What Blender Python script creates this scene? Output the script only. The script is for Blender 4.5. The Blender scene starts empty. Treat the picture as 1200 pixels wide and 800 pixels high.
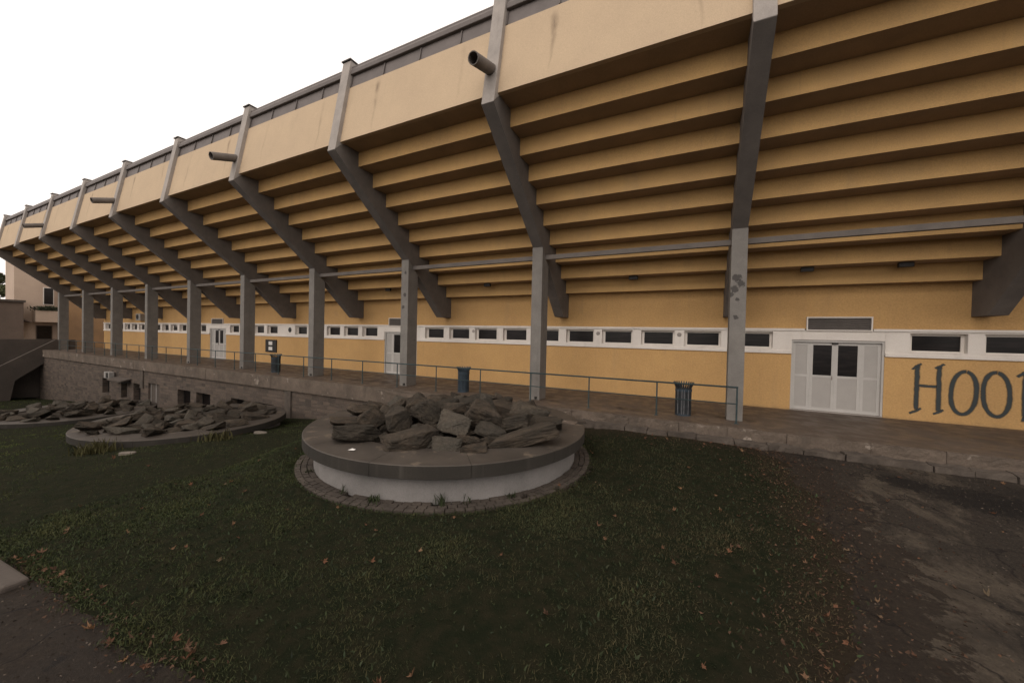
import bpy, bmesh, math, random
import numpy as np
from mathutils import Vector, Matrix, noise
from mathutils.geometry import tessellate_polygon
random.seed(7); rng = np.random.default_rng(7)
sc = bpy.context.scene
C = sc.collection
R = math.radians

# ------------------------------------------------------------------ materials
def newmat(name):
    m = bpy.data.materials.new(name); m.use_nodes = True
    nt = m.node_tree; b = nt.nodes['Principled BSDF']
    return m, nt, b
def nd(nt, typ, **kw):
    n = nt.nodes.new(typ)
    for k, v in kw.items():
        if k in n.inputs: n.inputs[k].default_value = v
        else: setattr(n, k, v)
    return n
def ramp(nt, src, stops):
    r = nt.nodes.new('ShaderNodeValToRGB'); e = r.color_ramp.elements
    while len(e) < len(stops): e.new(0.5)
    for el, (p, c) in zip(e, stops):
        el.position = p; el.color = (c if len(c) == 4 else (*c, 1)) if isinstance(c, tuple) else (c, c, c, 1)
    nt.links.new(src, r.inputs[0]); return r.outputs[0]
def mix(nt, fac, a, b, mode='MIX'):
    m = nt.nodes.new('ShaderNodeMix'); m.data_type = 'RGBA'; m.blend_type = mode
    for i, v in ((0, fac), (6, a), (7, b)):
        if hasattr(v, 'links') or isinstance(v, bpy.types.NodeSocket): nt.links.new(v, m.inputs[i])
        elif isinstance(v, tuple): m.inputs[i].default_value = (*v, 1)
        else: m.inputs[i].default_value = v
    return m.outputs[2]
def coords(nt, scale=(1, 1, 1), world=True, rot=(0, 0, 0)):
    mp = nt.nodes.new('ShaderNodeMapping'); mp.inputs['Scale'].default_value = scale
    mp.inputs['Rotation'].default_value = rot
    if world:
        g = nt.nodes.new('ShaderNodeNewGeometry'); nt.links.new(g.outputs['Position'], mp.inputs[0])
    else:
        g = nt.nodes.new('ShaderNodeTexCoord'); nt.links.new(g.outputs['Object'], mp.inputs[0])
    return mp.outputs[0]
def ntex(nt, vec, scale, detail=6, rough=.6, dist=0.0):
    n = nd(nt, 'ShaderNodeTexNoise'); n.inputs['Scale'].default_value = scale
    n.inputs['Detail'].default_value = detail; n.inputs['Roughness'].default_value = rough
    n.inputs['Distortion'].default_value = dist
    nt.links.new(vec, n.inputs['Vector']); return n.outputs[0]
def bump(nt, b, h, strength=.3, dist=.01):
    bp = nt.nodes.new('ShaderNodeBump'); bp.inputs['Strength'].default_value = strength
    bp.inputs['Distance'].default_value = dist
    nt.links.new(h, bp.inputs['Height']); nt.links.new(bp.outputs[0], b.inputs['Normal'])
def varied(name, c1, c2, rough=.8, scale=1.5, fine=40, bs=.25, bd=.004, streak=None, stain=None, world=True, metal=0.0, spec=.3):
    m, nt, b = newmat(name)
    v = coords(nt, world=world)
    f = ramp(nt, ntex(nt, v, scale, 8, .65), [(.32, 0.0), (.68, 1.0)])
    col = mix(nt, f, c1, c2)
    fn = ntex(nt, v, fine, 4, .7)
    col = mix(nt, .35, col, ramp(nt, fn, [(.3, .35), (.7, .75)]), 'OVERLAY')
    if streak:   # vertical run marks, (scale_x, colour, amount)
        vs = coords(nt, (streak[0], streak[0], .25), world)
        s = ramp(nt, ntex(nt, vs, 1.0, 5, .6), [(.56, 0.0), (.74, streak[2])])
        col = mix(nt, s, col, streak[1])
    if stain:
        s = ramp(nt, ntex(nt, v, stain[0], 7, .7), [(stain[3], 0.0), (stain[3] + .05, stain[2])])
        col = mix(nt, s, col, stain[1])
    nt.links.new(col, b.inputs['Base Color'])
    b.inputs['Roughness'].default_value = rough; b.inputs['Metallic'].default_value = metal
    b.inputs['Specular IOR Level'].default_value = spec
    bump(nt, b, fn, bs, bd)
    return m
M = {}
def run_stains(m, period, offs, z0, z1, colr):
    nt = m.node_tree; b = nt.nodes['Principled BSDF']; src = b.inputs['Base Color'].links[0].from_socket
    g = nt.nodes.new('ShaderNodeNewGeometry'); sp = nt.nodes.new('ShaderNodeSeparateXYZ'); nt.links.new(g.outputs['Position'], sp.inputs[0])
    v = coords(nt); nx_ = ntex(nt, v, 1.1, 4, .6)
    def mth(op, a, b_=None, c=None):
        n = nt.nodes.new('ShaderNodeMath'); n.operation = op
        for i, q in enumerate((a, b_, c)):
            if q is None: continue
            if isinstance(q, (int, float)): n.inputs[i].default_value = q
            else: nt.links.new(q, n.inputs[i])
        return n.outputs[0]
    col = src
    zz = mth('DIVIDE', mth('SUBTRACT', sp.outputs[2], z0), z1-z0)      # 0 at the foot, 1 at the top of the run
    for k, of in enumerate(offs):
        xx = mth('ADD', sp.outputs[0], mth('MULTIPLY', nx_, .35)); xx = mth('SUBTRACT', xx, of+.17)
        fr = mth('ABSOLUTE', mth('SUBTRACT', mth('FRACT', mth('ADD', mth('DIVIDE', xx, period), .5)), .5)); dist = mth('MULTIPLY', fr, period)
        wid = mth('ADD', mth('MULTIPLY', mth('MAXIMUM', zz, 0), .11), .03)
        a = mth('SUBTRACT', 1, mth('DIVIDE', dist, wid)); a = mth('MAXIMUM', a, 0)
        fade = mth('MULTIPLY', mth('MINIMUM', mth('ADD', mth('MAXIMUM', zz, 0), .12), 1), ramp(nt, zz, [(0.9, 1.0), (0.99, 0.1)]))
        vary = ramp(nt, ntex(nt, coords(nt, (.5, .5, .5)), 1.0 + k, 3, .5), [(.40, .15), (.60, 1.0)])
        fine = ramp(nt, ntex(nt, coords(nt, (14, 14, 1.2)), 1, 5, .7), [(.3, .4), (.6, 1.0)])
        col = mix(nt, mth('MULTIPLY', mth('MULTIPLY', mth('MULTIPLY', a, fade), fine), mth('MULTIPLY', vary, 1.0)), col, colr)
    nt.links.new(col, b.inputs['Base Color'])
def spots(m, pts, colr):
    nt = m.node_tree; b = nt.nodes['Principled BSDF']; col = b.inputs['Base Color'].links[0].from_socket
    g = nt.nodes.new('ShaderNodeNewGeometry')
    for x, y, z, r_ in pts:
        d = nt.nodes.new('ShaderNodeVectorMath'); d.operation = 'DISTANCE'; nt.links.new(g.outputs['Position'], d.inputs[0]); d.inputs[1].default_value = (x, y, z)
        q = nt.nodes.new('ShaderNodeMath'); q.operation = 'MULTIPLY_ADD'; nt.links.new(d.outputs['Value'], q.inputs[0]); q.inputs[1].default_value = .6/r_
        nt.links.new(ntex(nt, g.outputs['Position'], 13, 5, .7), q.inputs[2])
        col = mix(nt, ramp(nt, q.outputs[0], [(.84, .85), (.90, 0.0)]), col, colr)
    nt.links.new(col, b.inputs['Base Color'])
M['wall'] = varied('wall_paint', (.545, .335, .140), (.475, .29, .122), .9, .7, 24, 1, .012, streak=(1.6, (.40, .27, .14), .30), stain=(1.1, (.42, .27, .13), .30, .62))
M['soffit'] = varied('soffit_paint', (.56, .35, .145), (.46, .29, .125), .9, .9, 45, .35, .004, streak=(1.3, (.36, .26, .14), .3))
def splash(m, z0, h_, colr):
    nt = m.node_tree; b = nt.nodes['Principled BSDF']; src = b.inputs['Base Color'].links[0].from_socket
    g = nt.nodes.new('ShaderNodeNewGeometry'); sp = nt.nodes.new('ShaderNodeSeparateXYZ'); nt.links.new(g.outputs['Position'], sp.inputs[0])
    q = nt.nodes.new('ShaderNodeMath'); q.operation = 'MULTIPLY_ADD'; nt.links.new(sp.outputs[2], q.inputs[0]); q.inputs[1].default_value = -1/h_; q.inputs[2].default_value = z0/h_
    a = nt.nodes.new('ShaderNodeMath'); a.operation = 'ADD'; nt.links.new(q.outputs[0], a.inputs[0]); nt.links.new(ntex(nt, g.outputs['Position'], 2.5, 9, .8), a.inputs[1])
    col = mix(nt, ramp(nt, a.outputs[0], [(.25, 0.0), (.65, .55)]), src, colr)
    v2 = coords(nt, (9, 9, .5)); st = ramp(nt, ntex(nt, v2, 1, 4, .6), [(.60, 0.0), (.75, .22)])
    nt.links.new(mix(nt, st, col, (.30, .20, .11)), b.inputs['Base Color'])
splash(M['wall'], -2.2, .30, (.24, .165, .095))
splash(M['soffit'], -90, 1, (.3, .2, .1))
M['deckunder'] = varied('soffit_underside', (.40, .285, .185), (.32, .235, .155), .95, 1.2, 45, .35, .004, streak=(1.3, (.24, .18, .13), .4))  # greyer, darker colour for the deck's downward-facing faces
M['fascia'] = varied('fascia_paint', (.50, .385, .26), (.455, .35, .24), .9, .8, 50, .3, .004, streak=(2.6, (.40, .32, .22), .30))
run_stains(M['fascia'], 6.0, [-6.1, -9.42], 6.4, 8.25, (.17, .125, .085))
M['white'] = varied('white_paint', (.74, .69, .63), (.66, .61, .56), .8, 1.2, 60, .2, .002, streak=(3, (.50, .46, .40), .35))
M['doorwhite'] = varied('door_paint', (.50, .48, .455), (.44, .425, .40), .55, 1.5, 80, .1, .001, streak=(4, (.34, .32, .29), .3))
M['doorpanel'] = varied('door_panel', (.40, .38, .355), (.36, .34, .32), .6, 2.0, 90, .2, .002)
M['concrete'] = varied('concrete', (.36, .325, .295), (.28, .255, .235), .85, 2.2, 60, .35, .003, streak=(5, (.20, .18, .165), .45), stain=(3.3, (.10, .09, .085), .8, .68))
M['column'] = varied('column_concrete', (.205, .192, .175), (.155, .144, .132), .85, 2.2, 60, .35, .003, streak=(5, (.13, .118, .105), .5), stain=(3.3, (.07, .064, .06), .8, .66))
spots(M['column'], [(.94, 11.86, 1.74, .17), (1.02, 11.86, 1.58, .16), (.90, 11.86, 1.42, .15), (.83, 11.86, 1.28, .10), (.97, 11.86, 1.15, .07), (.94, 11.86, .65, .10), (-11.0, 11.86, 1.62, .13), (-11.08, 11.86, 1.12, .12), (-10.99, 11.86, 2.55, .1)], (.055, .05, .048))
M['beam'] = varied('beam_concrete', (.165, .145, .13), (.12, .107, .098), .9, 1.8, 60, .35, .003, streak=(3, (.10, .09, .085), .4))
M['darkband'] = varied('parapet_metal', (.150, .130, .122), (.115, .10, .094), .6, 2, 60, .15, .002)
M['rail'] = varied('railing_paint', (.055, .085, .09), (.04, .06, .065), .45, 6, 90, .15, .001, metal=.3)
M['darkmetal'] = varied('dark_metal', (.05, .047, .044), (.03, .028, .027), .5, 6, 80, .2, .001, metal=.4)
M['bin'] = varied('bin_metal', (.055, .075, .095), (.035, .05, .065), .5, 9, 90, .2, .001, metal=.3)
M['binlight'] = varied('bin_edge_metal', (.30, .30, .31), (.2, .2, .21), .45, 9, 90, .2, .001, metal=.3)
M['slab'] = varied('slab_concrete', (.16, .125, .098), (.085, .068, .054), .9, 1.6, 22, 1, .02, streak=(2.0, (.09, .075, .062), .65), stain=(2.0, (.33, .28, .235), .7, .60))
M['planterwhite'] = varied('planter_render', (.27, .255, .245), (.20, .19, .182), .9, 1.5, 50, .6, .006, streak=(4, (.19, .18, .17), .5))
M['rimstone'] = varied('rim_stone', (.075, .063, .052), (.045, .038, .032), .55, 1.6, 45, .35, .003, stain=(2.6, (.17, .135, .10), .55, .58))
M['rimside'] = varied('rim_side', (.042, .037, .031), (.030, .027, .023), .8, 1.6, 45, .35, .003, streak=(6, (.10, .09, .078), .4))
M['soil'] = varied('soil', (.05, .038, .028), (.03, .024, .018), 1, 4, 30, .8, .02)
M['paver'] = varied('paver_stone', (.095, .078, .064), (.045, .037, .031), .9, 3, 30, .6, .006)
M['kerb'] = varied('kerb_stone', (.12, .098, .08), (.06, .05, .042), .9, 2, 30, .6, .006)
M['pink'] = varied('pink_render', (.47, .37, .29), (.40, .31, .245), .9, .5, 25, .3, .005, streak=(1.0, (.36, .26, .2), .3))
M['ochre'] = varied('ochre_render', (.30, .185, .095), (.22, .14, .08), .9, .6, 25, .3, .005)
M['brown'] = varied('brown_render', (.16, .12, .095), (.11, .085, .07), .9, .5, 25, .3, .005)
M['stair'] = varied('stair_concrete', (.10, .083, .07), (.07, .058, .05), .9, .7, 25, .4, .006, streak=(1.5, (.08, .07, .06), .5))
M['ac'] = varied('appliance_white', (.34, .32, .30), (.26, .25, .235), .5, 3, 60, .1, .001)
M['paper'] = varied('paper', (.72, .70, .66), (.6, .58, .55), .8, 8, 60, .1, .001)
M['palestone'] = varied('pale_stone', (.19, .165, .135), (.12, .105, .09), .9, 5, 40, .5, .004)

def glass():
    m, nt, b = newmat('dark_glass')
    v = coords(nt, (.7, 1, 6))
    f = ntex(nt, v, 2.5, 3, .6)
    nt.links.new(ramp(nt, f, [(.4, (.006, .005, .005)), (.7, (.018, .014, .013))]), b.inputs['Base Color'])
    b.inputs['Roughness'].default_value = .28; b.inputs['Specular IOR Level'].default_value = .25
    return m
M['glass'] = glass()

def rockmat(name, c1, c2, c3):
    m, nt, b = newmat(name)
    v = coords(nt, world=False)
    oi = nt.nodes.new('ShaderNodeObjectInfo')
    col = mix(nt, ramp(nt, ntex(nt, v, 3.2, 9, .7), [(.33, 0.0), (.67, 1.0)]), c1, c2)
    col = mix(nt, ramp(nt, oi.outputs['Random'], [(.0, 0.0), (1.0, 1.0)]), col, c3)
    col = mix(nt, ramp(nt, ntex(nt, v, 2.0, 4, .6), [(.35, 0.0), (.6, .8)]), col, (.036, .032, .026))
    oi2 = nt.nodes.new('ShaderNodeMath'); oi2.operation = 'FRACT'; om = nt.nodes.new('ShaderNodeMath'); om.operation = 'MULTIPLY'; om.inputs[1].default_value = 7.3; nt.links.new(oi.outputs['Random'], om.inputs[0]); nt.links.new(om.outputs[0], oi2.inputs[0])
    col = mix(nt, ramp(nt, oi2.outputs[0], [(.6, 0.0), (1.0, .5)]), col, (.13, .12, .10))
    big = ntex(nt, v, 9, 8, .75); fine = ntex(nt, v, 45, 5, .7)
    col = mix(nt, .8, col, ramp(nt, big, [(.3, .2), (.7, .78)]), 'OVERLAY')
    lic = ramp(nt, ntex(nt, v, 7, 8, .85), [(.58, 0.0), (.66, .6)])
    col = mix(nt, lic, col, (.16, .145, .115))
    nt.links.new(col, b.inputs['Base Color']); b.inputs['Roughness'].default_value = .92
    b.inputs['Specular IOR Level'].default_value = .2
    a = nt.nodes.new('ShaderNodeMath'); a.operation = 'MULTIPLY_ADD'
    nt.links.new(fine, a.inputs[0]); a.inputs[1].default_value = .35; nt.links.new(big, a.inputs[2])
    bump(nt, b, a.outputs[0], 1, .06)
    return m
M['rock'] = rockmat('boulder_stone', (.078, .065, .050), (.040, .034, .027), (.105, .080, .058))

def groundmat():
    m, nt, b = newmat('worn_asphalt')
    v = coords(nt)
    vs = coords(nt, (1.0, .42, 1), rot=(0, 0, R(-35)))
    base = ramp(nt, ntex(nt, v, 60, 4, .8), [(.3, (.020, .016, .0125)), (.7, (.080, .064, .049))])
    patch = ramp(nt, ntex(nt, vs, 1.3, 12, .70, .35), [(.47, 0.0), (.55, .9)])
    pale = mix(nt, ntex(nt, v, 25, 5, .8), (.085, .068, .050), (.18, .145, .108))
    col = mix(nt, patch, base, pale)
    damp = ramp(nt, ntex(nt, v, .55, 5, .6), [(.50, 0.0), (.62, .8)])
    col = mix(nt, damp, col, (.016, .0125, .0105))
    brown = ramp(nt, ntex(nt, v, 2.3, 6, .7), [(.55, 0.0), (.68, .6)])
    col = mix(nt, brown, col, (.055, .038, .028))
    at = nt.nodes.new('ShaderNodeAttribute'); at.attribute_name = 'dirt'
    ma = nt.nodes.new('ShaderNodeMath'); ma.operation = 'MULTIPLY_ADD'; nt.links.new(ntex(nt, v, 5, 8, .75), ma.inputs[0]); ma.inputs[1].default_value = 1.4; nt.links.new(at.outputs['Fac'], ma.inputs[2])
    col = mix(nt, ramp(nt, ma.outputs[0], [(.95, 0.0), (1.2, .9)]), col, mix(nt, ntex(nt, v, 30, 4, .8), (.018, .013, .009), (.060, .043, .030)))
    col = mix(nt, .55, col, ramp(nt, ntex(nt, v, 14, 12, .9), [(.35, .12), (.65, .88)]), 'OVERLAY')
    crk = nd(nt, 'ShaderNodeTexVoronoi'); crk.feature = 'DISTANCE_TO_EDGE'; crk.inputs['Scale'].default_value = .8
    cv = nt.nodes.new('ShaderNodeVectorMath'); cv.operation = 'MULTIPLY_ADD'; cn = nt.nodes.new('ShaderNodeTexNoise'); cn.inputs['Scale'].default_value = 3; cn.inputs['Detail'].default_value = 7; nt.links.new(v, cn.inputs['Vector']); nt.links.new(cn.outputs['Color'], cv.inputs[0]); cv.inputs[1].default_value = (.5, .5, .5); nt.links.new(v, cv.inputs[2]); nt.links.new(cv.outputs[0], crk.inputs['Vector'])
    col = mix(nt, ramp(nt, crk.outputs['Distance'], [(.004, .75), (.014, 0.0)]), col, (.012, .009, .008))
    nt.links.new(col, b.inputs['Base Color'])
    nt.links.new(ramp(nt, damp, [(0, .9), (1, .6)]), b.inputs['Roughness'])
    b.inputs['Specular IOR Level'].default_value = .25
    bump(nt, b, ntex(nt, v, 24, 10, .9), 1, .07)
    return m
M['ground'] = groundmat(); spots(M['ground'], [(4.3, 9.0, -2.52, 1.0), (5.0, 8.6, -2.52, 1.3), (5.9, 9.0, -2.52, 1.2), (3.5, 9.4, -2.52, .6)], (.012, .0095, .008))
def lawnmat():
    m, nt, b = newmat('lawn_soil')
    v = coords(nt)
    at = nt.nodes.new('ShaderNodeAttribute'); at.attribute_name = 'bare'
    col = mix(nt, ramp(nt, ntex(nt, v, 6, 8, .7), [(.4, 0.0), (.62, 1.0)]), (.015, .019, .010), (.028, .026, .015))
    col = mix(nt, at.outputs['Fac'], col, mix(nt, ntex(nt, v, 18, 5, .8), (.022, .017, .012), (.062, .046, .033)))
    nt.links.new(col, b.inputs['Base Color']); b.inputs['Roughness'].default_value = 1
    b.inputs['Specular IOR Level'].default_value = .05
    bump(nt, b, ntex(nt, v, 60, 6, .8), 1, .03)
    return m
M['lawn'] = lawnmat()
def attrmat(name, rough=.8, spec=.15, tr=0.0):
    m, nt, b = newmat(name)
    a = nt.nodes.new('ShaderNodeAttribute'); a.attribute_name = 'tint'
    nt.links.new(a.outputs['Color'], b.inputs['Base Color'])
    b.inputs['Roughness'].default_value = rough; b.inputs['Specular IOR Level'].default_value = spec
    return m
M['grass'] = attrmat('grass_blades'); M['foliage'] = attrmat('tree_leaves')
def leafmat():
    m, nt, b = newmat('dry_leaf')
    oi = nt.nodes.new('ShaderNodeObjectInfo')
    c = ramp(nt, oi.outputs['Random'], [(0, (.065, .036, .023)), (.35, (.135, .062, .034)), (.65, (.095, .056, .035)), (.88, (.165, .09, .045)), (1, (.15, .115, .075))])
    v = coords(nt, world=False)
    c = mix(nt, .5, c, ramp(nt, ntex(nt, v, 30, 4, .7), [(.3, .3), (.7, .7)]), 'OVERLAY')
    nt.links.new(c, b.inputs['Base Color']); b.inputs['Roughness'].default_value = .75
    b.inputs['Specular IOR Level'].default_value = .2
    return m
M['leaf'] = leafmat()
M['litter'] = attrmat('leaf_litter_scraps')
M['bark'] = varied('bark', (.07, .055, .042), (.045, .036, .028), 1, 3, 30, .8, .02)

def masonry():
    m, nt, b = newmat('stone_masonry')
    g = nt.nodes.new('ShaderNodeNewGeometry'); sp = nt.nodes.new('ShaderNodeSeparateXYZ'); cb = nt.nodes.new('ShaderNodeCombineXYZ')
    nt.links.new(g.outputs['Position'], sp.inputs[0])
    ad = nt.nodes.new('ShaderNodeMath'); ad.operation = 'ADD'
    nt.links.new(sp.outputs[0], ad.inputs[0]); nt.links.new(sp.outputs[1], ad.inputs[1])
    nt.links.new(ad.outputs[0], cb.inputs[0]); nt.links.new(sp.outputs[2], cb.inputs[1])
    v = coords(nt)
    dn = nt.nodes.new('ShaderNodeTexNoise'); dn.inputs['Scale'].default_value = 3.5; nt.links.new(v, dn.inputs['Vector'])
    vm = nt.nodes.new('ShaderNodeVectorMath'); vm.operation = 'MULTIPLY_ADD'
    nt.links.new(dn.outputs['Color'], vm.inputs[0]); vm.inputs[1].default_value = (.14, .09, .1)
    nt.links.new(cb.outputs[0], vm.inputs[2])
    br = nt.nodes.new('ShaderNodeTexBrick'); nt.links.new(vm.outputs[0], br.inputs['Vector'])
    br.inputs['Scale'].default_value = 1; br.inputs['Brick Width'].default_value = .42; br.inputs['Row Height'].default_value = .17
    br.inputs['Mortar Size'].default_value = .012; br.inputs['Mortar Smooth'].default_value = .4
    br.inputs['Color1'].default_value = (.135, .10, .076, 1); br.inputs['Color2'].default_value = (.052, .041, .033, 1)
    br.inputs['Mortar'].default_value = (.13, .108, .09, 1); br.squash = 1.3; br.offset = .43
    col = mix(nt, ramp(nt, ntex(nt, v, .9, 7, .7), [(.4, 0.0), (.65, .6)]), br.outputs[0], (.13, .10, .08))
    col = mix(nt, .5, col, ramp(nt, ntex(nt, v, 12, 7, .75), [(.3, .3), (.7, .72)]), 'OVERLAY')
    nt.links.new(col, b.inputs['Base Color']); b.inputs['Roughness'].default_value = .95
    mm = nt.nodes.new('ShaderNodeMath'); mm.operation = 'MULTIPLY_ADD'
    nt.links.new(ntex(nt, v, 14, 7, .75), mm.inputs[0]); mm.inputs[1].default_value = .8
    iv = nt.nodes.new('ShaderNodeMath'); iv.operation = 'SUBTRACT'; iv.inputs[0].default_value = 1
    nt.links.new(br.outputs['Fac'], iv.inputs[1]); nt.links.new(iv.outputs[0], mm.inputs[2])
    bump(nt, b, mm.outputs[0], 1, .06)
    return m
M['masonry'] = masonry()
def tiles():
    m, nt, b = newmat('terrace_tiles')
    v = coords(nt)
    br = nt.nodes.new('ShaderNodeTexBrick'); nt.links.new(v, br.inputs['Vector'])
    br.inputs['Scale'].default_value = 1; br.inputs['Brick Width'].default_value = .33; br.inputs['Row Height'].default_value = .33
    br.offset = 0; br.inputs['Mortar Size'].default_value = .010
    br.inputs['Color1'].default_value = (.118, .088, .066, 1); br.inputs['Color2'].default_value = (.088, .067, .051, 1)
    br.inputs['Mortar'].default_value = (.085, .066, .05, 1)
    col = mix(nt, ramp(nt, ntex(nt, v, .8, 7, .7), [(.42, 0.0), (.62, .65)]), br.outputs[0], (.095, .07, .053))
    col = mix(nt, ramp(nt, ntex(nt, v, 1.6, 7, .7), [(.60, 0.0), (.68, .7)]), col, (.055, .043, .036))
    col = mix(nt, .4, col, ramp(nt, ntex(nt, v, 20, 6, .75), [(.3, .3), (.7, .72)]), 'OVERLAY')
    nt.links.new(col, b.inputs['Base Color'])
    nt.links.new(ramp(nt, ntex(nt, v, 2.2, 5, .6), [(.4, .45), (.6, .8)]), b.inputs['Roughness'])
    b.inputs['Specular IOR Level'].default_value = .35
    bump(nt, b, ntex(nt, v, 25, 5, .7), .3, .006)
    return m
M['tiles'] = tiles(); spots(M['tiles'], [(-2.05, 12.0, -2.2, .35), (-1.6, 11.95, -2.2, .35), (-14.2, 12.3, -2.2, .5), (-13.3, 12.3, -2.2, .5), (-12.5, 12.3, -2.2, .4), (-4.3, 12.0, -2.2, .3), (.7, 12.2, -2.2, .3), (1.4, 12.1, -2.2, .25)], (.035, .028, .023))
def spray():
    m, nt, b = newmat('spray_paint')
    a = nt.nodes.new('ShaderNodeAttribute'); a.attribute_name = 'edge'
    v = coords(nt)
    n = ntex(nt, v, 42, 8, .95)
    ad = nt.nodes.new('ShaderNodeMath'); ad.operation = 'MULTIPLY_ADD'
    nt.links.new(n, ad.inputs[0]); ad.inputs[1].default_value = 1.0; nt.links.new(a.outputs['Fac'], ad.inputs[2])
    al = ramp(nt, ad.outputs[0], [(.55, 0.0), (.74, .35), (1.0, .95)])
    nt.links.new(al, b.inputs['Alpha']); b.inputs['Base Color'].default_value = (.035, .045, .047, 1)
    b.inputs['Roughness'].default_value = .7
    return m
M['spray'] = spray()

# ------------------------------------------------------------------ mesh building
class MB:
    def __init__(s): s.v = []; s.f = []
    def add(s, vs, fs):
        o = len(s.v); s.v += [tuple(p) for p in vs]; s.f += [tuple(i + o for i in f) for f in fs]; return s
    def box(s, x0, x1, y0, y1, z0, z1):
        return s.add([(x0,y0,z0),(x1,y0,z0),(x1,y1,z0),(x0,y1,z0),(x0,y0,z1),(x1,y0,z1),(x1,y1,z1),(x0,y1,z1)],
              [(0,3,2,1),(4,5,6,7),(0,1,5,4),(1,2,6,5),(2,3,7,6),(3,0,4,7)])
    def prism(s, yz, x0, x1):      # polygon in the YZ plane, swept along X
        n = len(yz)
        vs = [(x0, y, z) for y, z in yz] + [(x1, y, z) for y, z in yz]
        fs = [(i, (i+1) % n, n + (i+1) % n, n + i) for i in range(n)]
        tri = tessellate_polygon([[Vector((y, z, 0)) for y, z in yz]])
        fs += [tuple(t) for t in tri] + [tuple(n + i for i in reversed(t)) for t in tri]
        return s.add(vs, fs)
    def tube(s, pts, r, n=10, cap=True):
        pts = [Vector(p) for p in pts]; rs = r if isinstance(r, (list, tuple)) else [r]*len(pts)
        vs = []; fs = []
        for i, p in enumerate(pts):
            d = (pts[min(i+1, len(pts)-1)] - pts[max(i-1, 0)]).normalized()
            a = d.orthogonal().normalized() if abs(d.z) < .9 else Vector((1,0,0)); a = (a - d*a.dot(d)).normalized(); b = d.cross(a)
            for k in range(n):
                t = 2*math.pi*k/n; vs.append(p + (a*math.cos(t) + b*math.sin(t))*rs[i])
        for i in range(len(pts)-1):
            for k in range(n): fs.append((i*n+k, i*n+(k+1) % n, (i+1)*n+(k+1) % n, (i+1)*n+k))
        if cap: fs += [tuple(reversed(range(n))), tuple((len(pts)-1)*n+k for k in range(n))]
        return s.add(vs, fs)
    def lathe(s, prof, cx, cy, n=48, a0=0, a1=2*math.pi, closed_prof=False):
        full = abs(a1-a0-2*math.pi) < 1e-6; m = n if full else n+1; L = len(prof)
        vs = [(cx + r*math.cos(a0+(a1-a0)*k/n), cy + r*math.sin(a0+(a1-a0)*k/n), z) for k in range(m) for r, z in prof]
        fs = []
        for k in range(n):
            k2 = (k+1) % m
            for j in range(L if closed_prof else L-1):
                j2 = (j+1) % L
                fs.append((k*L+j, k2*L+j, k2*L+j2, k*L+j2))
        if closed_prof and not full: fs += [tuple(range(L)), tuple(reversed([n*L+j for j in range(L)]))]
        return s.add(vs, fs)
    def mesh(s, name, mat, off=(0,0,0), smooth=False, fix=True):
        me = bpy.data.meshes.new(name)
        me.from_pydata([(x-off[0], y-off[1], z-off[2]) for x, y, z in s.v], [], s.f)
        if fix:
            bm = bmesh.new(); bm.from_mesh(me); bmesh.ops.recalc_face_normals(bm, faces=bm.faces); bm.to_mesh(me); bm.free()
        if mat is not None: me.materials.append(M[mat] if isinstance(mat, str) else mat)
        if smooth: me.polygons.foreach_set('use_smooth', [True]*len(me.polygons))
        me.update(); return me
    def build(s, name, mat, parent=None, loc=None, bevel=0, smooth=False, fix=True):
        base = Vector((0,0,0)); p = parent
        while p is not None: base += p.location; p = p.parent
        loc = Vector(loc) if loc is not None else base.copy()
        o = bpy.data.objects.new(name, s.mesh(name, mat, loc, smooth, fix)); C.objects.link(o)
        o.parent = parent; o.location = loc - base
        if bevel:
            b = o.modifiers.new('bevel', 'BEVEL'); b.width = bevel; b.segments = 2; b.limit_method = 'ANGLE'
        return o
def tag(o, label=None, cat=None, group=None, kind=None):
    for k, v in (('label', label), ('category', cat), ('group', group), ('kind', kind)):
        if v: o[k] = v
    return o
def empty(name, loc, label, cat, group=None):
    o = bpy.data.objects.new(name, None); C.objects.link(o); o.location = loc
    return tag(o, label, cat, group)
def bx(*a): return MB().box(*a)
def nz(x, y, z=0): return noise.noise(Vector((x, y, z)))

# ------------------------------------------------------------------ terrain (camera is the origin; ground is 2.5 m below the lens)
AX = [-200, -70, -50, -29, -17, -9, -5, -2, 60]; AZ = [-8, -6.9, -6.1, -4.78, -3.80, -2.98, -2.68, -2.56, -2.5]
BX = [-200, -70, -53, -30, -17.6, -13.6, -8, -3.6, 60]; BZ = [-8, -7.2, -6.7, -5.05, -4.2, -3.8, -3.15, -2.57, -2.52]
PC = [(-5.09, 7.12, -2.0), (-17.09, 7.12, -3.40), (-29.0, 7.12, -4.40)]
def zg(x, y):
    x = np.asarray(x, float); y = np.asarray(y, float)
    t = np.clip((y - 4.5)/6.0, 0, 1)
    z = np.interp(x, AX, AZ)*(1-t) + np.interp(x, BX, BZ)*t
    r = np.hypot(x - PC[0][0], y - PC[0][1]); k = np.clip((4.7 - r)/1.1, 0, 1); k = k*k*(3-2*k)
    return z*(1-k) + (-2.69)*k
def zg1(x, y): return float(zg(x, y))
def grid_mesh(name, xs, ys, zf, mat, kind='structure'):
    X, Y = np.meshgrid(xs, ys); Z = zf(X, Y)
    v = np.c_[X.ravel(), Y.ravel(), Z.ravel()]; nx = len(xs); ny = len(ys)
    i = np.arange((ny-1)*nx).reshape(ny-1, nx)[:, :-1].ravel()
    f = np.c_[i, i+1, i+nx+1, i+nx]
    me = bpy.data.meshes.new(name); me.from_pydata(v.tolist(), [], f.tolist()); me.materials.append(M[mat])
    me.polygons.foreach_set('use_smooth', [True]*len(me.polygons))
    o = bpy.data.objects.new(name, me); C.objects.link(o); o['kind'] = kind; return o
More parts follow.
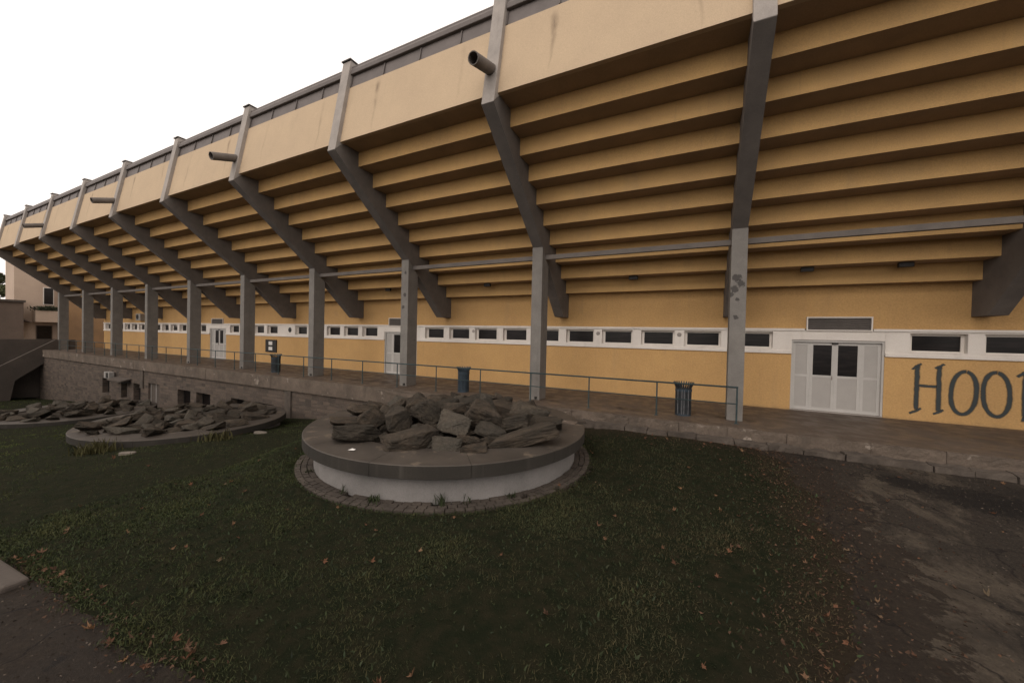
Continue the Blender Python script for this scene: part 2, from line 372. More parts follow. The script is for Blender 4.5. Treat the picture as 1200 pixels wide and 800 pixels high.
xs = np.unique(np.r_[np.linspace(-600, -80, 20), np.linspace(-80, -20, 80), np.linspace(-20, 12, 161), np.linspace(12, 60, 30), np.linspace(60, 600, 15)])
ys = np.unique(np.r_[np.linspace(-600, -20, 20), np.linspace(-20, 0, 30), np.linspace(0, 10.9, 70), np.linspace(10.9, 24, 14), np.linspace(24, 600, 15)])
gr = grid_mesh('ground', xs, ys, zg, 'ground')

def set_dirt():
    co_ = np.zeros(len(gr.data.vertices)*3); gr.data.vertices.foreach_get('co', co_); co_ = co_.reshape(-1, 3)
    d = np.maximum(co_[:, 0]-xr(co_[:, 1]), yf(co_[:, 0])-co_[:, 1]); v = np.clip(1-np.maximum(d, 0)/1.1, 0, 1)
    at = gr.data.attributes.new('dirt', 'FLOAT', 'POINT'); at.data.foreach_set('value', v*.75)
# lawn: right edge by the tarmac, front edge along the road
def xr(y): return np.interp(y, [1, 3.58, 4.54, 5.76, 7.77, 9.2, 10.3, 11], [.35, 1.03, 1.39, 1.62, 1.77, 1.72, 1.50, 1.1])
EY = np.linspace(0, 12, 600); EN = np.array([nz(3, v*1.1, 3)*.22 + nz(1, v*3.3, 5)*.16 + nz(2, v*9, 7)*.09 + nz(2, v*22, 7)*.05 for v in EY])
def xr(y): return np.interp(y, [1, 3.58, 4.54, 5.76, 7.77, 9.2, 10.3, 11], [.35, 1.03, 1.39, 1.62, 1.77, 1.72, 1.50, 1.1]) + np.interp(y, EY, EN)
FX = np.linspace(-62, 4, 3000); FN = np.array([nz(v*1.1, 3, 13)*.10 + nz(v*3.3, 1, 15)*.09 + nz(v*9, 2, 17)*.06 for v in FX])
def yf(x): return yf0(x) + np.interp(x, FX, FN)
def yf0(x): return np.interp(x, [-60, -9, -7.5, -5.8, -4.8, -3.4, -1.0, 0.5, 2], [1.2, 1.2, 1.22, 1.30, 1.30, 1.38, 1.3, 1.2, 1.1])
set_dirt()
us = np.r_[np.linspace(0, .6, 60), np.linspace(.6, 1, 170)[1:]]; vs_ = np.r_[np.linspace(0, 1, 260)]
U, V = np.meshgrid(us, vs_)
Yl = 1.3 + V*(10.93-1.3)
Xl = -60 + U*(xr(Yl)+60)
RC = None
fr = yf(Xl); Yl = fr + V*(10.93-fr)
Zl = zg(Xl, Yl) + .003 + .026*np.minimum(1, np.minimum((1-U)*60/.8, V*9.6/.3)) + .02*np.array([[nz(a*.9, b*.9, 9) for a, b in zip(ra, rb)] for ra, rb in zip(Xl, Yl)])*np.minimum(1, V*10)*np.minimum(1, (1-U)*40)
Zl -= .09*np.clip((3.24-np.hypot(Xl-PC[0][0], Yl-PC[0][1]))/.1, 0, 1)
ny, nx = Xl.shape
i = np.arange((ny-1)*nx).reshape(ny-1, nx)[:, :-1].ravel()
me = bpy.data.meshes.new('lawn'); me.from_pydata(np.c_[Xl.ravel(), Yl.ravel(), Zl.ravel()].tolist(), [], np.c_[i, i+1, i+nx+1, i+nx].tolist())
me.materials.append(M['lawn']); me.polygons.foreach_set('use_smooth', [True]*len(me.polygons))
ba = me.attributes.new('bare', 'FLOAT', 'POINT'); ba.data.foreach_set('value', np.clip(np.maximum(1-(xr(Yl)-Xl)/.7, np.where(Xl > -4, 1-(10.75-Yl)/.9, 0)), 0, 1).ravel()*.9)
lawn = bpy.data.objects.new('lawn', me); C.objects.link(lawn); lawn['kind'] = 'structure'

def scatter_faces(name, P, size, wid, lean, cols, mat, up=1.0):
    """many small pointed blades: P (n,3), arrays of height/width"""
    n = len(P); a = rng.uniform(0, 2*np.pi, n); la = rng.uniform(0, 2*np.pi, n)
    dx, dy = np.cos(a)*wid*.5, np.sin(a)*wid*.5
    lx, ly = np.cos(la)*lean, np.sin(la)*lean
    V = np.zeros((n, 5, 3))
    V[:, 0] = P + np.c_[-dx, -dy, np.zeros(n)]; V[:, 1] = P + np.c_[dx, dy, np.zeros(n)]
    V[:, 2] = P + np.c_[dx*.8 + lx*.35, dy*.8 + ly*.35, size*.6]; V[:, 3] = P + np.c_[-dx*.8 + lx*.35, -dy*.8 + ly*.35, size*.6]
    V[:, 4] = P + np.c_[lx, ly, size*np.full(n, up)]
    b = (np.arange(n)*5)[:, None]
    F4 = b + np.array([0, 1, 2, 3]); F3 = b + np.array([3, 2, 4])
    me = bpy.data.meshes.new(name)
    me.vertices.add(n*5); me.vertices.foreach_set('co', V.ravel())
    loops = np.concatenate([F4, F3], 1).ravel()
    me.loops.add(len(loops)); me.loops.foreach_set('vertex_index', loops.astype(np.int32))
    me.polygons.add(n*2)
    st = (np.arange(n)*7)[:, None] + np.array([0, 4]); me.polygons.foreach_set('loop_start', st.ravel().astype(np.int32))
    me.update(calc_edges=True); me.validate()
    ca = me.color_attributes.new('tint', 'FLOAT_COLOR', 'POINT')
    cc = np.repeat(np.c_[cols, np.ones(n)][:, None, :], 5, 1); ca.data.foreach_set('color', cc.ravel())
    me.materials.append(M[mat])
    o = bpy.data.objects.new(name, me); C.objects.link(o); return o
def sample_lawn(n, x0, x1, y0, y1):
    x = rng.uniform(x0, x1, n); y = rng.uniform(y0, y1, n)
    k = (x < xr(y) - .02 + rng.normal(0, .20, n)) & (y > yf(x) - .0 + rng.normal(0, .06, n)) & (y < 10.9)
    for cx, cy, _ in PC: k &= np.hypot(x-cx, y-cy) > (3.12 if cx > -10 else 2.9) + rng.normal(0, .035, n)
    return x[k], y[k]
GX = []; GY = []
for (n, a) in ((230000, (-9, 2.4, 1, 6)), (100000, (-10, 2.4, 5, 11)), (60000, (-24, -9, .9, 11)), (30000, (-58, -24, 1, 11))):
    x, y = sample_lawn(n, *a); GX.append(x); GY.append(y)
gx = np.concatenate(GX); gy = np.concatenate(GY)
edge = np.minimum(xr(gy) - gx, 1.2)/1.2; back = np.clip((10.75-gy)/1.3, 0, 1)**1.5; back = np.where(gx > -3.5, back, 1)
cl = np.array([nz(a*1.3, b*1.3, 1) + .6*nz(a*5, b*5, 2) for a, b in zip(gx, gy)])
keep = rng.uniform(0, 1, len(gx)) < np.clip(.22 + .78*np.clip(edge, 0, 1), 0, 1)*np.clip(.15+.85*back, 0, 1)*np.clip(1+.8*cl, .85, 1)
gx, gy, cl, edge = gx[keep], gy[keep], cl[keep], edge[keep]
n = len(gx); d = np.hypot(gx, gy)
h = rng.gamma(4, .0058, n)*(1+.5*cl)*np.clip(.5+.5*edge, .5, 1); w = .0045 + .0009*np.clip(d-3, 0, 30) + rng.uniform(0, .003, n)
base = np.array([[.042, .048, .026]]); yel = np.array([[.080, .066, .036]]); drk = np.array([[.022, .028, .016]])
t = np.clip(.20 + .35*cl + rng.normal(0, .22, n) + .35*(1-np.clip(edge*1.5, 0, 1)), 0, 1)[:, None]; t2 = rng.uniform(0, .7, n)[:, None]
cols = ((base*(1-t2) + drk*t2)*(1-t) + yel*t)*1.12
farg = np.clip((-gx-9)/12, 0, 1)[:, None]; lft = np.clip((1.5-gx)/6, 0, 1)[:, None]; cols = cols*(np.array([[.92, 1.10, .82]])**lft)*(np.array([[1.12, .95, .95]])**(1-lft))
cols = cols*(1+.5*farg)*np.array([[1, 1.05, .8]])**farg
grass = scatter_faces('grass', np.c_[gx, gy, zg(gx, gy)+.012], h, w, rng.uniform(0, .05, n)*(1+cl*.5), cols, 'grass')
tag(grass, 'short dark grass of the lawn between the road and the stadium terrace', 'grass', kind='stuff')
# broad leaved weeds in the turf
n = 9000; x, y = sample_lawn(n, -9, 2, 1, 9.5); n = len(x)
cols = np.array([[.026, .034, .015]])*rng.uniform(.5, 1.5, (n, 1)) + rng.uniform(0, .006, (n, 3))
weeds = scatter_faces('lawn_weeds', np.c_[x, y, zg(x, y)+.03], rng.uniform(.015, .045, n), rng.uniform(.010, .026, n), rng.uniform(.015, .045, n), cols, 'grass')
tag(weeds, 'small broad weeds and clover scattered through the dark lawn', 'weeds', kind='stuff')

# ------------------------------------------------------------------ fallen leaves
def leaf_mesh(seed):
    r = random.Random(seed); b = MB(); out = []
    tips = [(0, 1.0), (52, .88), (112, .62), (-112, .6), (-52, .9)]
    ang = sorted(tips)
    pts = []
    order = [-112, -52, 0, 52, 112]
    L = dict(tips)
    pts.append((180, .12))
    for a in order:
        l = L[a]*r.uniform(.6, 1.12); a += r.uniform(-9, 9)
        pts += [(a-17, l*r.uniform(.52, .72)), (a-9, l*r.uniform(.66, .8)), (a, l), (a+9, l*r.uniform(.66, .8)), (a+17, l*r.uniform(.5, .7)), (a+27, r.uniform(.38, .5))]
    pts = pts[:-1]
    curl = r.uniform(.2, 1.1); fold = r.uniform(-.5, .8)
    vs = [(0, 0, 0)]
    for a, l in pts:
        x = math.sin(R(a))*l*.065; y = math.cos(R(a))*l*.065
        z = curl*(x*x+y*y)/.065 + fold*abs(x) + r.uniform(-.003, .003)
        vs.append((x, y, z))
    k = len(pts); fs = [(0, i+1, (i+1) % k+1) for i in range(k)]
    b.add(vs, fs); b.add([(-.0015, -.005, 0), (.0015, -.005, 0), (.002, -.06, .012), (-.001, -.06, .012)], [(0, 1, 2, 3)])
    return b.mesh('fallen_leaf', 'leaf', fix=False)
LM = [leaf_mesh(i) for i in range(10)]
pts = []
def addl(x, y, s=None): pts.append((x, y, s or random.uniform(.6, 1.15)))
for _ in range(64):       # tarmac edge
    y = random.uniform(3.6, 10.6); addl(float(xr(y)) + random.gauss(-.1, .45), y, random.uniform(.4, .85))
for _ in range(34):       # foot of the terrace
    addl(random.uniform(-1.5, 1.6), random.triangular(9.3, 10.85, 10.7))
for _ in range(30):       # road edge, left
    x = random.uniform(-7.5, -2.4); addl(x, float(yf(x)) + random.gauss(.02, .12))
for _ in range(88):       # across the lawn
    addl(random.uniform(-8, 1.4), random.uniform(1.6, 9), random.uniform(.55, 1.0))
for _ in range(34): addl(random.uniform(1.6, 6.5), random.uniform(4.2, 10.3), random.uniform(.4, .9))
for _ in range(12): addl(random.uniform(-16, -8), random.uniform(2, 9))
nl = 0
for (x, y, s) in pts:
    if any(math.hypot(x-c[0], y-c[1]) < 3.1 for c in PC): continue
    o = bpy.data.objects.new('fallen_leaf', LM[nl % 10]); C.objects.link(o); nl += 1
    onlawn = x < xr(y) and y > yf(x)
    o.location = (x, y, zg1(x, y) + (.055 if onlawn else .014)); o.scale = (s, s, s)
    o.rotation_euler = (random.gauss(0, .38), random.gauss(0, .38), random.uniform(0, 6.28))
    tag(o, 'dry orange-brown maple leaf lying flat on the ground', 'leaf', 'fallen maple leaves')
# tiny leaf scraps
n = 3400
a = rng.uniform(0, 1, n); y = np.where(a < .62, rng.uniform(3.5, 10.8, n), rng.triangular(9.0, 10.45, 10.55, n)); x = np.where(a < .62, xr(y)+rng.normal(-.15, .55, n), rng.uniform(-3, 1.8, n))
k = a > .88; x[k] = rng.uniform(-7.5, -2, k.sum()); y[k] = yf(x[k]) + rng.normal(0, .1, k.sum())
cols = np.array([[.072, .042, .027]])*rng.uniform(.3, 1.5, (n, 1))
lit = scatter_faces('leaf_litter', np.c_[x, y, zg(x, y)+.012+rng.uniform(0, .03, n)], rng.uniform(.004, .02, n), rng.uniform(.012, .032, n), rng.uniform(.012, .035, n), cols, 'litter')
tag(lit, 'brown crumbled leaf litter along the edges of the lawn', 'leaf litter', kind='stuff')

n = 7000; x = rng.uniform(1.2, 8, n); y = rng.uniform(3.5, 10.5, n); a = n//5; x[:a] = rng.uniform(-8, -1, a); y[:a] = rng.uniform(.5, 1.5, a)
k = (x > xr(y)-.1) | (y < yf(x)+.05); x, y = x[k], y[k]; n = len(x)
cols = np.array([[.07, .056, .044]])*rng.uniform(.25, 1.9, (n, 1))
grit = scatter_faces('path_grit', np.c_[x, y, zg(x, y)+.001], rng.uniform(.003, .013, n), rng.uniform(.006, .024, n), rng.uniform(.004, .016, n), cols, 'litter')
tag(grit, 'loose grit and crumbs scattered on the worn tarmac', 'grit', kind='stuff')

# ------------------------------------------------------------------ the grandstand
S = 6.0; X0 = .986; HW = .19
KX = [X0 - S*k for k in range(-2, 10)]          # frame positions, right to left
XL, XR = KX[-1] - .35, 15.5
YW = 14.91
G = empty('grandstand', (KX[3], YW, -2.2), 'long yellow stadium grandstand with stepped underside and grey concrete frames', 'grandstand')
# stepped seating deck seen from below
prof = [(8.52, 6.35)]
for i in range(9):
    yy = 9.257 + .6544*i; z1 = 6.346 - .506*i
    prof += [(yy, z1), (yy, z1-.506)]
prof += [(15.6, 1.79), (15.6, 2.6), (9.2, 8.0), (8.84, 8.0)]
MB().prism(prof, XL, XR).build('seating_deck', 'soffit', G)
dk = G.children[0] if G.children else None
dk = [o for o in C.objects if o.name == 'seating_deck'][0]; dk.data.materials.append(M['deckunder'])
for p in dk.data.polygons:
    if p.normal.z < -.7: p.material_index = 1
# walls
DW = [(2.78 - 18*k, 5.05 - 18*k) for k in range(3)]
def spans(x0, x1, holes):
    out = []; c = x0
    for a, b in sorted(holes):
        if b < x0 or a > x1: continue
        if a > c: out.append((c, a))
        c = max(c, b)
    if c < x1: out.append((c, x1))
    return out
wl = MB()
for a, b in spans(XL, XR, DW): wl.box(a, b, YW, YW+.3, -2.3, -.36)
wl.box(XL, XR, YW, YW+.3, .45, 2.0)
wl.box(XL, XL+.3, YW+.3, 24, -6.9, 2.5)
wall = wl.build('wall', 'wall', G)
MB().box(XL+.3, XR, YW+.75, YW+1, -2.3, 2.2).build('back_partition', 'brown', G)
MB().box(XL+.3, XR, YW+.3, YW+.75, .6, .7).box(XL+.3, XR, YW+.3, YW+.75, -2.3, -2.21).build('lintel', 'brown', G)
# white window band
wins = []; blanks = []
n_ = -6
for j in range(-8, 36):
    xr_ = .76 - 1.5*j; xl_ = xr_ - 1.17
    if xr_ > XR-.3 or xl_ < XL+.4: continue
    if any(a-.35 < (xr_+xl_)/2 < b+.35 for a, b in DW): continue
    if j == 16: blanks.append(xl_+.5); continue
    wins.append((xl_, xr_))
bd = MB(); YB = YW-.02; ZB0, ZB1 = -.23, .335
for a, b in spans(XL, XR, DW): bd.box(a, b, YB, YW+.3, -.33, ZB0); bd.box(a-.0, b, YB-.035, YB, -.37, -.27)
bd.box(XL, XR, YB, YW+.3, ZB1, .40)
for a, b in spans(XL, XR, [(x0+.32, x1-.28) for x0, x1 in DW]): bd.box(a, b, YB-.04, YB, .38, .455)
for a, b in spans(XL, XR, wins+DW): bd.box(a, b, YB, YW+.3, ZB0, ZB1)
for a, b in DW: bd.box(a, b, YB, YW+.3, .09, ZB1)
band = bd.build('window_band', 'white', G, bevel=.006)
for (a, b) in wins:
    fr = MB(); y0, y1 = YW+.15, YW+.21; t = .065
    fr.box(a, b, y0, y1, ZB1-t, ZB1).box(a, b, y0, y1, ZB0, ZB0+t).box(a, a+t+.03, y0, y1, ZB0+t, ZB1-t).box(b-t, b, y0, y1, ZB0+t, ZB1-t)
    w_ = fr.build('window', 'white', G, loc=((a+b)/2, y0, ZB0))
    MB().box(a+t, b-t, YW+.185, YW+.195, ZB0+t-.01, ZB1-t+.01).build('pane', 'glass', w_)
    MB().box(a, b, YB-.012, y0, ZB0-.001, ZB0+.022).build('sill', 'white', w_)
for x in [-3.57, -.58, -23.43, -9.5, -38.4]:
    v = MB().lathe([(.001, 0), (.055, 0), (.075, .02), (.075, .04)], 0, 0, 16)
    v.v = [(x + p[0], YB - .03 + p[2], .19 + p[1]) if x != -23.43 else (x + p[0]*2.2, YB - .03 + p[2], .08 + p[1]*2.2) for p in v.v]
    v.build('round_vent', 'darkmetal' if x == -23.43 else 'concrete', G)
# doors with louvred vents over them
for (a, b) in DW:
    D = empty('door', ((a+b)/2, YW+.1, -2.2), None, None); D.parent = G; D.location = Vector(((a+b)/2, YW+.1, -2.2)) - G.location
    bpy.data.objects.remove(D)
    yb = YW+.10
    fm = MB(); zt, zb = .085, -2.195
    fm.box(a, a+.05, YW+.02, yb+.10, zb, zt).box(b-.05, b, YW+.02, yb+.10, zb, zt).box(a+.05, b-.05, YW+.02, yb+.10, zt-.06, zt)
    D = fm.build('door', 'doorwhite', G, loc=((a+b)/2, yb, -2.2))
    xs_ = [a+.05, a+.50, a+.55, a+1.11, a+1.165, a+1.72, a+1.77, b-.05]
    def leaf(x0, x1, nm, glass_):
        q = MB(); t = .075; y0, y1 = yb, yb+.05
        q.box(x0, x0+t, y0, y1, zb+.02, zt-.07).box(x1-t, x1, y0, y1, zb+.02, zt-.07)
        q.box(x0+t, x1-t, y0, y1, zb+.02, zb+.13).box(x0+t, x1-t, y0, y1, zt-.15, zt-.07).box(x0+t, x1-t, y0, y1, -1.10, -1.03)
        o = q.build(nm, 'doorwhite', D)
        o2 = MB().box(x0+t, x1-t, y0+.012, y1-.008, zb+.13, -1.10)
        if not glass_: o2.box(x0+t, x1-t, y0+.012, y1-.008, -1.03, zt-.15)
        o2.build('lower_panel' if glass_ else 'infill_panel', 'doorpanel', D)
        if glass_: MB().box(x0+t, x1-t, y0+.02, y1-.01, -1.03, zt-.15).build('door_pane', 'glass', D)
    leaf(a+.05, a+.51, 'side_panel', False); leaf(a+.512, a+1.134, 'door_leaf', True)
    leaf(a+1.136, a+1.76, 'door_leaf', True); leaf(a+1.762, b-.05, 'side_panel', False)
    MB().box(a+1.065, a+1.085, yb-.04, yb, -1.16, -1.04).build('handle', 'concrete', D)
    MB().box(a+1.05, a+1.2, yb-.06, yb, zt-.12, zt-.05).build('door_closer', 'darkmetal', D)
    MB().box(a+.02, b-.02, YW-.03, YW+.1, -2.198, -2.165).build('threshold', 'concrete', D)
    vx0, vx1 = a+.36, b-.31
    vf = MB().box(vx0, vx1, YB-.06, YW, .385, .42).box(vx0, vx1, YB-.06, YW, .79, .825).box(vx0, vx0+.035, YB-.06, YW, .42, .79).box(vx1-.035, vx1, YB-.06, YW, .42, .79)
    V_ = vf.build('vent_grille', 'white', G, loc=((vx0+vx1)/2, YB, .39))
    MB().box(vx0+.035, vx1-.035, YW-.012, YW-.002, .42, .79).build('backing', 'darkmetal', V_)
    sl = MB()
    for i in range(6):
        z = .44+.06*i; sl.add([(vx0+.035, YB-.045, z), (vx1-.035, YB-.045, z), (vx1-.035, YB+.0, z+.042), (vx0+.035, YB+.0, z+.042), (vx0+.035, YB-.045, z+.006), (vx1-.035, YB-.045, z+.006), (vx1-.035, YB, z+.048), (vx0+.035, YB, z+.048)], [(0,1,2,3),(4,7,6,5),(0,4,5,1),(1,5,6,2),(2,6,7,3),(3,7,4,0)])
    sl.build('louvre', 'beam', V_)

# graffiti, children of the wall
def stroke(pts, w):
    pts = [Vector((p[0], p[1])) for p in pts]; vs = []; fs = []; ed = []
    n = len(pts)
    for i, p in enumerate(pts):
        d = (pts[min(i+1, n-1)] - pts[max(i-1, 0)]).normalized(); q = Vector((-d.y, d.x))
        ww = w*(1 + .22*nz(p.x*9, p.y*9, 4))
        for s_, e in ((-1, 0), (-.5, .5), (0, .62), (.5, .5), (1, 0)):
            vs.append(p + q*s_*ww); ed.append(e if 0 < i < n-1 else 0)
    for i in range(n-1):
        for j in range(4): fs.append((i*5+j, i*5+j+1, (i+1)*5+j+1, (i+1)*5+j))
    return vs, fs, ed
def dense(pts, m=9):
    out = []
    for a, b in zip(pts[:-1], pts[1:]):
        for i in range(m): t = i/m; out.append((a[0]+(b[0]-a[0])*t + nz(a[0]*5+t*4, a[1]*5, 2)*.012, a[1]+(b[1]-a[1])*t + nz(a[0]*5, t*5, 3)*.012))
    return out + [pts[-1]]
def oval(cx, cz, rx, rz, lean=.02):
    return [(cx + rx*math.sin(t)*(1+.08*abs(math.cos(t))) + lean*math.cos(t), cz + rz*math.cos(t)) for t in [2*math.pi*i/44 for i in range(46)]]
LET = {
 'H': [(dense([(5.77, -.56), (5.765, -1.1), (5.77, -1.93)]), .062), (dense([(6.22, -.56), (6.225, -1.2), (6.23, -1.92)]), .062), (dense([(5.79, -1.17), (6.2, -1.18)]), .045),
       (dense([(5.66, -.72), (5.74, -.62), (5.86, -.53)]), .035), (dense([(6.13, -.66), (6.22, -.60), (6.33, -.52)]), .035),
       (dense([(5.62, -2.0), (5.76, -1.92), (5.88, -1.82)]), .035), (dense([(6.12, -1.97), (6.23, -1.91), (6.34, -1.82)]), .035)],
 'O': [(oval(6.72, -1.31, .245, .60), .058)],
 'O2': [(oval(7.34, -1.30, .245, .60, -.02), .058)],
 'L': [(dense([(7.86, -.62), (7.85, -1.2), (7.87, -1.9)]), .065), (dense([(7.70, -.80), (7.80, -.70), (7.95, -.58)]), .04), (dense([(7.80, -1.91), (8.05, -1.93), (8.35, -1.90)]), .065)]}
for nm, strokes in LET.items():
    vs = []; fs = []; ed = []
    for q, (p, w) in enumerate(strokes):
        a, f, e = stroke(p, w*1.18); o = len(vs); vs += [(v.x, YW-.003-.0006*q, v.y) for v in a]; fs += [tuple(i+o for i in t) for t in f]; ed += e
    mb = MB().add(vs, fs); o = mb.build('graffiti_letter', 'spray', wall, fix=False)
    at_ = o.data.attributes.new('edge', 'FLOAT', 'POINT'); at_.data.foreach_set('value', ed)
    o['label'] = 'dark sprayed letter %s on the yellow wall' % nm[0]

# frames: column, raking beam, post, with a spout on every other one
for kk, x in enumerate(KX):
    k = kk - 2
    c = MB().box(x-HW, x+HW, 11.86, 12.45, -2.2, 2.55)
    c.prism([(11.86, 2.55), (12.45, 2.55), (12.45, 2.68), (11.86, 3.15)], x-HW, x+HW)
    col = MB().prism([(11.86, -2.2), (12.45, -2.2), (12.45, 2.52), (11.86, 3.09)], x-HW, x+HW).build('column', 'column', G, loc=(x, 12.15, -2.2), bevel=.012)
    if k in (1, 2, 3, 4, 5): MB().box(x+.02, x+.10, 11.82, 11.862, -2.16, -2.08).build('drain_outlet', 'darkmetal', col)
    MB().prism([(8.30, 6.02), (11.86, 3.10), (14.24, .82), (14.905, .82), (14.905, 2.1), (9.3, 6.9), (8.55, 6.9), (8.50, 6.3)], x-HW+.004, x+HW-.004).build('raking_beam', 'beam', G, loc=(x, 11, 3.5), bevel=.01)
    P = MB().prism([(8.302, 6.025), (8.50, 6.24), (8.72, 6.40), (9.42, 9.30), (8.87, 9.30)], x-HW, x+HW).build('post', 'concrete', G, loc=(x, 8.5, 6.4), bevel=.01)
    MB().box(x-HW-.03, x+HW+.03, 8.82, 9.50, 9.30, 9.34).build('cap_plate', 'darkmetal', P)
    if k % 2 == 1:
        sp = MB(); y0, z0, y1, z1 = 8.50, 7.0, 7.62, 6.72
        sx = x - .02
        n = 22; vs = []; d = Vector((0, y1-y0, z1-z0)).normalized(); u = Vector((1, 0, 0)); w = d.cross(u)
        rings = [(0, .15), (1, .15), (1, .128), (.25, .128)]
        for t, r in rings:
            p = Vector((sx, y0+(y1-y0)*t, z0+(z1-z0)*t))
            vs += [p + (u*math.cos(6.28318*i/n) + w*math.sin(6.28318*i/n))*r for i in range(n)]
        fs = [(j*n+i, j*n+(i+1) % n, (j+1)*n+(i+1) % n, (j+1)*n+i) for j in range(3) for i in range(n)] + [tuple(range(3*n, 4*n))]
        sp.add(vs, fs).build('rain_spout', 'beam', P, smooth=False)
# fascia, parapet beam, top rail
MB().prism([(8.49, 6.34), (8.84, 8.33), (8.97, 8.33), (8.62, 6.34)], XL, XR).build('fascia', 'fascia', G)
pb = MB().prism([(8.88, 8.332), (8.96, 8.80), (9.2, 8.80), (9.12, 8.332)], XL, XR)
x = XR-.8
while x > XL: pb.prism([(8.84, 8.36), (8.92, 8.78), (8.955, 8.79), (8.875, 8.35)], x-.015, x+.015); x -= 1.5
pb.build('parapet_beam', 'darkband', G)
MB().prism([(8.86, 8.80), (8.86, 8.93), (8.90, 9.0), (8.93, 9.04), (8.92, 9.10), (8.97, 9.15), (9.08, 9.15), (9.2, 9.05), (9.2, 8.802)], XL-.1, XR).build('top_rail', 'darkband', G, bevel=.02)
# tie rail between the columns
tr = MB()
for a, b in zip(KX[1:], KX[:-1]): tr.box(a+HW, b-HW, 12.13, 12.27, 2.71, 2.86)
tr.build('tie_rail', 'beam', G)
for x, y in [(5.15, 14.62), (2.95, 14.30), (-2.14, 14.25), (-8.33, 14.3), (-14.2, 14.3)]:
    MB().box(x-.16, x+.16, 14.05, 14.18, 2.16, 2.294).build('soffit_lamp', 'darkmetal', G, bevel=.02)
# notice board by the left bin
nb = empty('notice_board', (-25.4, YW, -1.43), 'dark notice board with two pale sheets on the yellow wall above the far bin', 'notice board')
MB().box(-26.0, -24.8, YW-.06, YW-.006, -1.43, -.60).build('board', 'darkmetal', nb)
MB().box(-25.62, -25.22, YW-.07, YW-.062, -.95, -.72).build('notice_sheet', 'paper', nb); MB().box(-25.62, -25.22, YW-.07, YW-.062, -1.3, -1.07).build('notice_sheet', 'paper', nb)

# ------------------------------------------------------------------ terrace, retaining wall, kerb
MB().box(XL-.6, XR, 10.97, 15.65, -2.50, -2.2).build('terrace_paving', 'tiles')['kind'] = 'structure'
RW = empty('retaining_wall', (-25, 10.97, -5), 'rough stone retaining wall with a concrete edge under the stadium terrace', 'retaining wall')
es = MB(); x = XR; 
while x > XL:
    L = (3.0 if x < -9 else 1.3) + random.uniform(-.4, .4); a = max(x-L, XL-.6); jt = .008 if x < -9 else .022; es.box(a+.008, x, 10.90+random.uniform(-jt, jt), 10.966, -2.82 if x < -3 else -2.75, -2.199+random.uniform(-jt, 0)); x = a if a > XL else XL-1
def roughen(o, amp, step=.09):
    bm = bmesh.new(); bm.from_mesh(o.data)
    for _ in range(6):
        E_ = [e for e in bm.edges if e.calc_length() > step*1.5 and (o.matrix_basis @ e.verts[0].co).x + 0*step > -1e9 and e.verts[0].co.x + OX > -9.5]
        if not E_: break
        bmesh.ops.subdivide_edges(bm, edges=E_, cuts=1, use_grid_fill=True)
    for v in bm.verts:
        p = v.co + Vector((OX, 0, 0))
        if p.x < -9.5: continue
        q = p*3.1; a = amp*(1+1.2*max(0, noise.noise(p*.8)))
        v.co.z += a*(noise.noise(q+Vector((0, 0, 9)))*.7 + noise.noise(p*9)*.5 - .35*max(0, noise.noise(p*2.3)))
        v.co.y += a*(noise.noise(q+Vector((5, 0, 0)))*1.1 + noise.noise(p*10)*.5)
    bm.to_mesh(o.data); bm.free()
OX = -25.0
eo = es.build('edge_slab', 'slab', RW); roughen(eo, .030)
OP = [(-28.14, -26.6, -3.67, -4.85), (-25.93, -24.4, -3.67, -4.65), (-22.3, -20.7, -3.65, -4.25), (-20.1, -18.5, -3.65, -4.0), (-34.3, -33.2, -3.78, -5.0), (-36.3, -35.3, -3.8, -4.95), (-39.6, -38.3, -3.8, -4.9)]
DP = (-32.06, -30.5, -3.6, -5.15)
HO = [(a, b) for a, b, _, _ in OP] + [DP[:2]]
rw = MB()
for a, b in spans(XL-.6, -3.0, HO): rw.box(a, b, 11.0, 11.5, -7.6, -2.82)
for a, b, t, bt in OP + [DP]: rw.box(a, b, 11.0, 11.5, t, -2.82); rw.box(a, b, 11.0, 11.5, -7.6, bt)
rw.box(-3.0, XR, 11.0, 11.5, -3.2, -2.752)
rw.build('stone_wall', 'masonry', RW)
for a, b, t, bt in OP:
    f = MB().box(a, b, 11.30, 11.36, bt, bt+.05).box(a, b, 11.30, 11.36, t-.05, t).box(a, a+.05, 11.30, 11.36, bt+.05, t-.05).box(b-.05, b, 11.30, 11.36, bt+.05, t-.05).box((a+b)/2-.02, (a+b)/2+.02, 11.31, 11.35, bt+.05, t-.05)
    o = f.build('cellar_window', 'darkmetal', RW); MB().box(a+.05, b-.05, 11.34, 11.348, bt+.05, t-.05).build('pane', 'glass', o)
o = MB().box(DP[0], DP[1], 11.14, 11.2, DP[3], DP[2]).build('cellar_door', 'stair', RW); o['label'] = 'pale double door in the stone wall'
for x in (-32.06+.04, -31.3, -30.56): MB().box(x-.03, x+.03, 11.12, 11.138, DP[3], DP[2]).build('door_rail', 'doorpanel', o)
for x, z0 in ((-17.3, -3.55), (-32.9, -3.4)): MB().box(x-.25, x+.2, 10.93, 10.998, z0-.6, -2.83).build('render_patch', 'kerb', RW)
ac = empty('air_conditioner', (-37.2, 10.8, -3.6), 'small white air conditioner fixed on the stone wall over the cellar windows', 'air conditioner')
MB().box(-38.0, -37.1, 10.62, 10.9, -3.65, -3.2).build('casing', 'ac', ac, bevel=.02); MB().box(-37.6, -37.25, 10.60, 10.618, -3.6, -3.25).build('fan_grille', 'darkmetal', ac)
cn = empty('door_canopy', (-35.8, 10.8, -3.6), 'small pale flat canopy beside the air conditioner on the stone wall', 'canopy')
